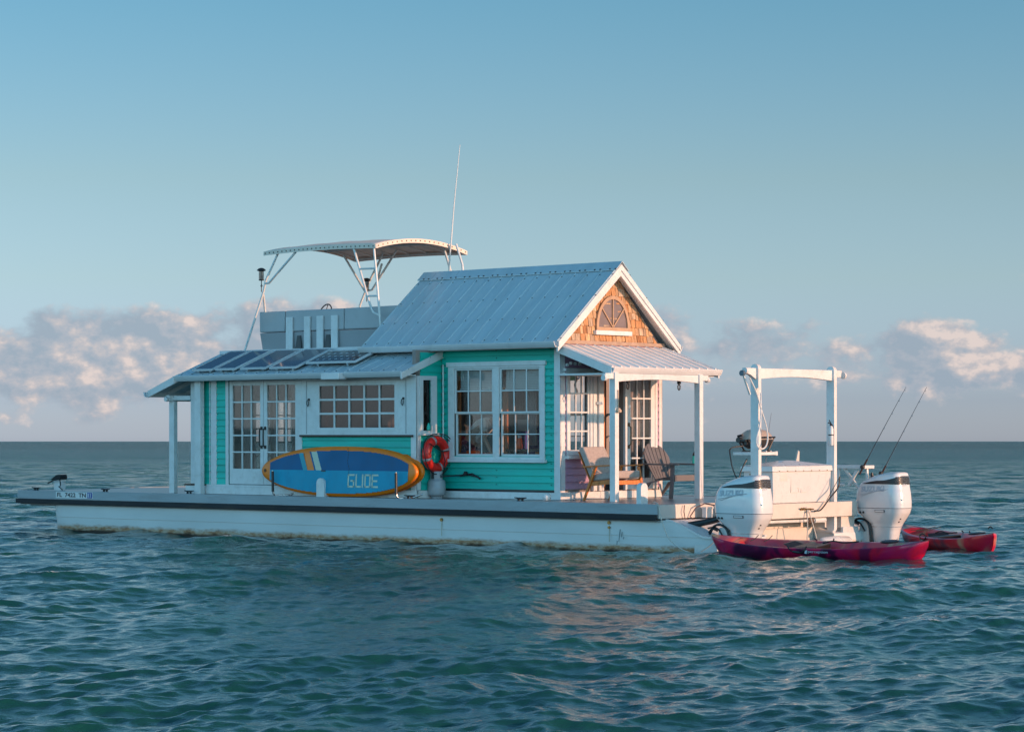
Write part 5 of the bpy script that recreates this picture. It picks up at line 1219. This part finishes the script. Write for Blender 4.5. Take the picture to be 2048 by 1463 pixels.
m = MB(); m.box(-9.9,-8.5,1.6,2.5,.78,1.25); m.box(-9.9,-8.5,2.5,2.65,.78,1.6); solid(m, 'sofa', paint('dark_sofa_fabric',(.06,.06,.08),.9), 'dark sofa seen low behind the glazed side doors', 'sofa', (-9.2,2,.78), .06)
m = MB(); m.box(-5.2,-4.5,1.12,1.16,1.42,1.50,1); m.box(-5.0,-4.7,1.10,1.12,1.44,1.53); m.box(-3.5,-3.3,1.16,1.34,1.43,1.515,2)
solid(m, 'storage_tins', [ORANGEP, paint('dark_red_tin',(.3,.02,.02),.5), WOODORG], 'red and orange tins along the bottom inside the double window', 'tins', (-4.8,1.15,1.42), .006)
# person bending over inside the left sash
pe = thing('person', 'person in a white t-shirt and dark patterned shorts bending over inside the left sash window', 'person', (-5.16, 1.38, .775))
def skin(verts, edges, radii, mat, name, parent, sub=2):
    me = bpy.data.meshes.new(name); me.from_pydata(verts, edges, []); me.materials.append(mat); o = bpy.data.objects.new(name, me); C.objects.link(o); o.parent = parent
    sk = o.modifiers.new('skin','SKIN'); sk.use_smooth_shade = True
    sv = me.skin_vertices[0].data if me.skin_vertices else None
    if sv is None:
        bm = bmesh.new(); bm.from_mesh(me); bm.verts.layers.skin.verify(); bm.to_mesh(me); bm.free(); sv = me.skin_vertices[0].data
    for i, r in enumerate(radii): sv[i].radius = r if isinstance(r, tuple) else (r, r)
    sv[0].use_root = True
    s = o.modifiers.new('sub','SUBSURF'); s.levels = sub; s.render_levels = sub; return o
V = [(0,0,.86),(.14,.05,1.08),(.34,.08,1.24),(.48,.10,1.27),(.58,.10,1.20),(.66,.10,1.12),           # pelvis, waist, chest, neck, head base, head
     (-.03,-.11,.80),(.02,-.13,.45),(-.06,-.13,.06),(.08,-.14,.03), (-.03,.14,.80),(.06,.16,.45),(0,.16,.06),(.14,.16,.03),
     (.40,-.10,1.24),(.46,-.16,.98),(.56,-.12,.76),(.60,-.10,.68), (.40,.28,1.24),(.48,.32,.98),(.58,.26,.76),(.62,.24,.68)]
E_ = [(0,1),(1,2),(2,3),(3,4),(4,5),(0,6),(6,7),(7,8),(8,9),(0,10),(10,11),(11,12),(12,13),(2,14),(14,15),(15,16),(16,17),(2,18),(18,19),(19,20),(20,21)]
RR = [.14,.13,.15,.06,.075,.085,.09,.06,.04,.035,.09,.06,.04,.035,.06,.045,.032,.03,.06,.045,.032,.03]
skin(V, E_, RR, SKIN, 'body', pe)
hands = [(V[17], -1), (V[21], 1)]
for (hx, hy, hz), s in hands:
    for k, (dy, L) in enumerate(((-.03,.07),(-.01,.08),(.01,.075),(.03,.06))):
        pass
skin([(.02,.01,.90),(.14,.05,1.08),(.34,.08,1.24),(.44,.10,1.27),(.40,-.10,1.24),(.45,-.15,1.06),(.40,.28,1.24),(.47,.31,1.06)], [(0,1),(1,2),(2,3),(2,4),(4,5),(2,6),(6,7)], [.165,.165,.18,.085,.085,.075,.085,.075], SHIRT, 'shirt', pe)
skin([(0,0,.86),(.05,.02,.95),(-.03,-.11,.78),(.0,-.13,.55),(-.03,.14,.78),(.04,.16,.55)], [(0,1),(0,2),(2,3),(0,4),(4,5)], [.175,.165,.115,.10,.115,.10], SHORTS, 'shorts', pe)
m = MB(); m.lathe([(.02,-.11),(.07,-.09),(.105,-.02),(.10,.05),(.03,.09)], (.63,.10,1.17), 18, 'x'); m.build('hair', HAIR, pe, local=True, smooth=True)

# ------------------------------------------------------------------ trim of the boat
TU = Vector((.7508,-.6605,-.0015)).normalized(); TV = Vector((.66,.751,.004)); TV = (TV-TU*TV.dot(TU)).normalized(); TW = TU.cross(TV)
ex = Vector((.7508,-.6605,0)).normalized(); ey = Vector((-ex.y, ex.x, 0)); ez_ = Vector((0,0,1))
T3 = Matrix([[ex.dot(a) for a in (TU,TV,TW)], [ey.dot(a) for a in (TU,TV,TW)], [ez_.dot(a) for a in (TU,TV,TW)]])
T = T3.to_4x4()
bpy.context.view_layer.update()
for o in BOAT:
    if o.parent is None:
        mw = T @ o.matrix_basis.copy(); l, q, s = mw.decompose(); o.rotation_mode = 'XYZ'; o.location = l; o.rotation_euler = q.to_euler()

# ------------------------------------------------------------------ camera
O = Vector(((1315-1024)/5150*39.8, 39.8, 0)); Cc = Vector((0,0,1.70)); d = Cc - O
cam_loc = Vector((ex.dot(d), ey.dot(d), 1.70))
cd = bpy.data.cameras.new('camera'); cam = bpy.data.objects.new('camera', cd); C.objects.link(cam)
cd.sensor_width = 36; cd.lens = 5150/2048*36; cd.shift_y = 150.5/2048; cd.clip_start = .5; cd.clip_end = 60000
yaw = math.atan2(.6605, .7508); cam.location = cam_loc; cam.rotation_euler = (PI/2, 0, yaw); S.camera = cam

# ------------------------------------------------------------------ water: one displaced sheet out to the horizon
def make_water():
    cx_, cy_ = cam_loc.x, cam_loc.y
    rows = [1.5]
    while rows[-1] < 12: rows.append(rows[-1]*(1+.012))
    while rows[-1] < 48: rows.append(rows[-1]*(1+.0017))
    while rows[-1] < 200: rows.append(rows[-1]*(1+.0024))
    while rows[-1] < 600: rows.append(rows[-1]*(1+.005))
    while rows[-1] < 30000: rows.append(rows[-1]*1.05)
    rows = np.array(rows)
    mid_ = np.linspace(.24,.72,110); ang = np.concatenate([-np.geomspace(2.8,.72,30)[:-1], -mid_[::-1][:-1], np.linspace(-.24,.24,420), mid_[1:], np.geomspace(.72,2.8,30)[1:]])
    dR = np.gradient(rows); 
    Rr, A = np.meshgrid(rows, ang, indexing='ij')
    th = yaw + PI/2 - A
    X0 = cx_ + Rr*np.cos(th); Y0 = cy_ + Rr*np.sin(th)
    dA = np.gradient(ang); sp = np.maximum(dR[:,None], (rows[:,None]*dA[None,:]))
    sp = np.maximum(dR[:,None]*1.0, rows[:,None]*dA[None,:]*.8)
    X = X0.copy(); Y = Y0.copy(); Z = np.zeros_like(X)
    Nw = 140; lam = np.geomspace(.13, 7, Nw); r2 = np.random.default_rng(5)
    wind = R(-8)          # waves run toward the stern, spread widely
    gx = r2.random(Nw)
    X0 = X0.astype(np.float32); Y0 = Y0.astype(np.float32); sp = sp.astype(np.float32)
    pt_ = np.sin(X0*.31+Y0*.17+1.3)*np.sin(X0*.11-Y0*.27+.4)+.6*np.sin(X0*.63-Y0*.44+2.)*np.sin(X0*.21+Y0*.58)
    PT = (1+.26*pt_, 1+.12*pt_)
    for i in range(Nw):
        L = lam[i]; k = 2*PI/L
        spread = .7 if L < .8 else .5
        a = wind + r2.normal(0, spread)
        slope = (.032 if L < .35 else .0255 if L < .8 else .0245*(.8/L)**.45)
        amp = slope/k; ph = r2.random()*2*PI
        w = np.clip((L/sp-2.2)/2.5, 0, 1)
        nz = np.where(w.max(axis=1) > 0)[0]
        if len(nz) == 0: continue
        q0, q1 = nz[0], nz[-1]+1; x, y, w = X0[q0:q1], Y0[q0:q1], w[q0:q1]
        kx, ky = math.cos(a), math.sin(a)
        t = k*(kx*x+ky*y)+ph
        # slow random modulation keeps groups of waves from repeating
        mod = PT[0 if L < 1.2 else 1][q0:q1] + .45*np.sin(k*.13*(-ky*x+kx*y)+gx[i]*6.3)*np.sin(k*.09*(kx*x+ky*y)+gx[i]*17)
        m_ = w*amp*mod; Z[q0:q1] += m_*np.sin(t); c_ = .75*m_*np.cos(t)
        X[q0:q1] += kx*c_; Y[q0:q1] += ky*c_
    nr, na = X.shape
    co = np.stack([X, Y, Z-.015], -1).reshape(-1, 3).astype(np.float32)
    # a step to the side still finds water under the camera: close the fan with a centre point
    idx = np.arange(nr*na).reshape(nr, na)
    q = np.stack([idx[:-1,:-1], idx[1:,:-1], idx[1:,1:], idx[:-1,1:]], -1).reshape(-1, 4)
    me = bpy.data.meshes.new('water'); me.vertices.add(len(co)); me.vertices.foreach_set('co', co.ravel())
    me.loops.add(q.size); me.loops.foreach_set('vertex_index', q.ravel().astype(np.int32))
    me.polygons.add(len(q)); me.polygons.foreach_set('loop_start', np.arange(0, q.size, 4, dtype=np.int32)); me.polygons.foreach_set('use_smooth', np.ones(len(q), bool))
    me.update(); me.validate()
    if me.polygons[nr//2*(na-1)+5].normal.z < 0: me.flip_normals()
    o = bpy.data.objects.new('water', me); C.objects.link(o); o['kind'] = 'structure'
    m, nt, b, out = newmat('sea_water')
    b.inputs['Base Color'].default_value = (.003,.040,.040,1)
    b.inputs['Roughness'].default_value = .04; b.inputs['IOR'].default_value = 1.333
    g = N(nt, 'ShaderNodeNewGeometry')
    n0 = noise(nt, .18, 3, .5, g.outputs['Position']); r = ramp(nt, n0.outputs[0], [(.35,(.007,.060,.060)),(.65,(.010,.080,.060))]); nt.links.new(r.outputs[0], b.inputs['Base Color'])
    mp = N(nt, 'ShaderNodeMapping'); mp.inputs['Rotation'].default_value = (0,0,R(-20)); mp.inputs['Scale'].default_value = (1,.55,1); nt.links.new(g.outputs['Position'], mp.inputs[0])
    n1 = noise(nt, 3.6, 4, .6, mp.outputs[0]); n2 = noise(nt, 13, 5, .65, mp.outputs[0])
    b1 = N(nt, 'ShaderNodeBump'); b1.inputs['Strength'].default_value = 1; b1.inputs['Distance'].default_value = .022; nt.links.new(n1.outputs[0], b1.inputs['Height'])
    b2 = N(nt, 'ShaderNodeBump'); b2.inputs['Strength'].default_value = 1; b2.inputs['Distance'].default_value = .008; nt.links.new(n2.outputs[0], b2.inputs['Height']); nt.links.new(b1.outputs[0], b2.inputs['Normal'])
    vd = N(nt, 'ShaderNodeVectorMath', operation='DISTANCE'); nt.links.new(g.outputs['Position'], vd.inputs[0]); vd.inputs[1].default_value = (cx_, cy_, 0)
    fr = N(nt, 'ShaderNodeMapRange'); nt.links.new(vd.outputs['Value'], fr.inputs[0]); fr.inputs[1].default_value = 25; fr.inputs[2].default_value = 180
    rf = N(nt, 'ShaderNodeMapRange'); nt.links.new(vd.outputs['Value'], rf.inputs[0]); rf.inputs[1].default_value = 22; rf.inputs[2].default_value = 260; rf.inputs[3].default_value = .03; rf.inputs[4].default_value = .25; nt.links.new(rf.outputs[0], b.inputs['Roughness'])
    n3 = noise(nt, .8, 5, .68, mp.outputs[0]); b3 = N(nt, 'ShaderNodeBump'); b3.inputs['Distance'].default_value = 1.3; nt.links.new(fr.outputs[0], b3.inputs['Strength']); nt.links.new(n3.outputs[0], b3.inputs['Height']); nt.links.new(b3.outputs[0], b1.inputs['Normal'])
    f4 = N(nt, 'ShaderNodeMapRange'); nt.links.new(vd.outputs['Value'], f4.inputs[0]); f4.inputs[1].default_value = 200; f4.inputs[2].default_value = 700
    n4 = noise(nt, .13, 5, .7, mp.outputs[0]); b4 = N(nt, 'ShaderNodeBump'); b4.inputs['Distance'].default_value = 8; nt.links.new(f4.outputs[0], b4.inputs['Strength']); nt.links.new(n4.outputs[0], b4.inputs['Height']); nt.links.new(b4.outputs[0], b3.inputs['Normal'])
    nt.links.new(b2.outputs[0], b.inputs['Normal'])
    # a few small breaking crests
    near = (Rr > 15) & (Rr < 60); thr = float(np.quantile(Z[near], .9992)); hi = float(np.quantile(Z[near], .99997))
    sz = N(nt, 'ShaderNodeSeparateXYZ'); nt.links.new(g.outputs['Position'], sz.inputs[0])
    fz = N(nt, 'ShaderNodeMapRange'); nt.links.new(sz.outputs[2], fz.inputs[0]); fz.inputs[1].default_value = thr-.03; fz.inputs[2].default_value = hi-.03
    fn = noise(nt, 16, 6, .75, g.outputs['Position']); ff = math_(nt, 'MULTIPLY', fz.outputs[0], ramp(nt, fn.outputs[0], [(.50,(0,)*3),(.56,(1,)*3)]).outputs[0], True)
    nt.links.new(mix(nt, ff, r.outputs[0], (.75,.75,.74)), b.inputs['Base Color'])
    me.materials.append(m)
    return o
make_water()

# ------------------------------------------------------------------ light and sky
EL, AZ = R(10), R(18)
sd = Vector((math.cos(EL)*math.cos(AZ), math.cos(EL)*math.sin(AZ), math.sin(EL)))
sl_ = bpy.data.lights.new('sun', 'SUN'); sl_.energy = 3.1; sl_.angle = R(.6); sl_.color = (1,.55,.34); so = bpy.data.objects.new('sun', sl_); C.objects.link(so)
so.rotation_euler = sd.to_track_quat('Z','Y').to_euler(); so.location = (20, 10, 30)
w = bpy.data.worlds.new('World'); S.world = w; w.use_nodes = True; nt = w.node_tree; nt.nodes.clear()
out = N(nt, 'ShaderNodeOutputWorld'); bg = N(nt, 'ShaderNodeBackground'); nt.links.new(bg.outputs[0], out.inputs[0])
sky = N(nt, 'ShaderNodeTexSky', sky_type='NISHITA'); sky.sun_disc = False; sky.sun_elevation = EL; sky.sun_rotation = PI/2-AZ; sky.air_density = 1.0; sky.dust_density = .6; sky.ozone_density = 1.5
tc = N(nt, 'ShaderNodeTexCoord'); sp = N(nt, 'ShaderNodeSeparateXYZ'); nt.links.new(tc.outputs['Generated'], sp.inputs[0])
# air colour by elevation, as the evening haze band has it
el = sp.outputs[2]
grad = ramp(nt, math_(nt, 'MULTIPLY', el, 2.0), [(0,(0.1377,0.1825,0.4050)),(0.004,(0.1377,0.1825,0.4050)),(0.032,(0.1107,0.1487,0.3333)),(0.125,(0.1183,0.1450,0.2183)),(0.202,(0.1153,0.1383,0.1733)),(0.34,(0.0850,0.1350,0.1650)),(0.55,(0.0700,0.1433,0.1833)),(0.85,(0.0500,0.0933,0.1167)),(1,(0.0500,0.0900,0.1100))])
skyc = mix(nt, 1.0, sky.outputs[0], grad.outputs[0], 'MULTIPLY'); sc2 = N(nt, 'ShaderNodeVectorMath', operation='SCALE'); nt.links.new(skyc, sc2.inputs[0]); sc2.inputs['Scale'].default_value = 6.0; skyc = sc2.outputs[0]
# the sky opposite the view is the brighter half of the dome
dp = N(nt, 'ShaderNodeVectorMath', operation='DOT_PRODUCT'); nt.links.new(tc.outputs['Generated'], dp.inputs[0]); dp.inputs[1].default_value = (.28,-.90,.33)
br = ramp(nt, dp.outputs['Value'], [(.15,(.18,.18,.18)),(.70,(.54,.59,.56)),(1,(.66,.74,.68))])
skyc = mix(nt, 1.0, skyc, br.outputs[0], 'MULTIPLY'); sc3 = N(nt, 'ShaderNodeVectorMath', operation='SCALE'); nt.links.new(skyc, sc3.inputs[0]); sc3.inputs['Scale'].default_value = 1/.18; skyc = sc3.outputs[0]
# clouds low over the horizon
vm = N(nt, 'ShaderNodeVectorMath', operation='MULTIPLY'); nt.links.new(tc.outputs['Generated'], vm.inputs[0]); vm.inputs[1].default_value = (1,1,1.55)
def cl(off, scale, det=6, ro=.55):
    va = N(nt, 'ShaderNodeVectorMath', operation='ADD'); nt.links.new(vm.outputs[0], va.inputs[0]); va.inputs[1].default_value = off
    return noise(nt, scale, det, ro, va.outputs[0]).outputs[0]
base = (8.1,4.6,2.2); dlt = .0016
shift = (base[0]+sd.x*dlt*2.4, base[1]+sd.y*dlt*2.4, base[2]+dlt*2.4)
n1 = cl(base, 27, 8, .55); n1b = cl(shift, 27, 8, .55); big = cl((7.3,2.2,.4), 5, 2)
band = ramp(nt, math_(nt, 'MULTIPLY', el, 10), [(0,(.05,)*3),(.14,(.22,)*3),(.24,(.46,)*3),(.36,(.50,)*3),(.46,(.37,)*3),(.57,(.13,)*3),(.9,(0,)*3)])
den = math_(nt, 'ADD', n1, math_(nt, 'MULTIPLY', big, .38)); den = math_(nt, 'ADD', den, band.outputs[0])
cov = N(nt, 'ShaderNodeMapRange'); cov.interpolation_type = 'SMOOTHSTEP'; nt.links.new(den, cov.inputs[0]); cov.inputs[1].default_value = .98; cov.inputs[2].default_value = 1.11
dif = math_(nt, 'MULTIPLY_ADD', math_(nt, 'SUBTRACT', n1, n1b), 7.5, True); dif.node.inputs[2].default_value = .36
cc = ramp(nt, dif, [(0,(.31,.38,.46)),(.4,(.40,.43,.49)),(.7,(.54,.50,.51)),(1,(.76,.63,.58))])
cc2 = N(nt, 'ShaderNodeVectorMath', operation='SCALE'); nt.links.new(cc.outputs[0], cc2.inputs[0]); cc2.inputs['Scale'].default_value = 6.5
fin = mix(nt, math_(nt, 'MULTIPLY', cov.outputs[0], .86), skyc, cc2.outputs[0])
nt.links.new(fin, bg.inputs[0]); bg.inputs[1].default_value = .10

S.view_settings.view_transform = 'Standard'; S.view_settings.look = 'None'; S.view_settings.exposure = .7; S.view_settings.gamma = 1
S.render.engine = 'CYCLES'; S.cycles.max_bounces = 8; S.cycles.transparent_max_bounces = 16
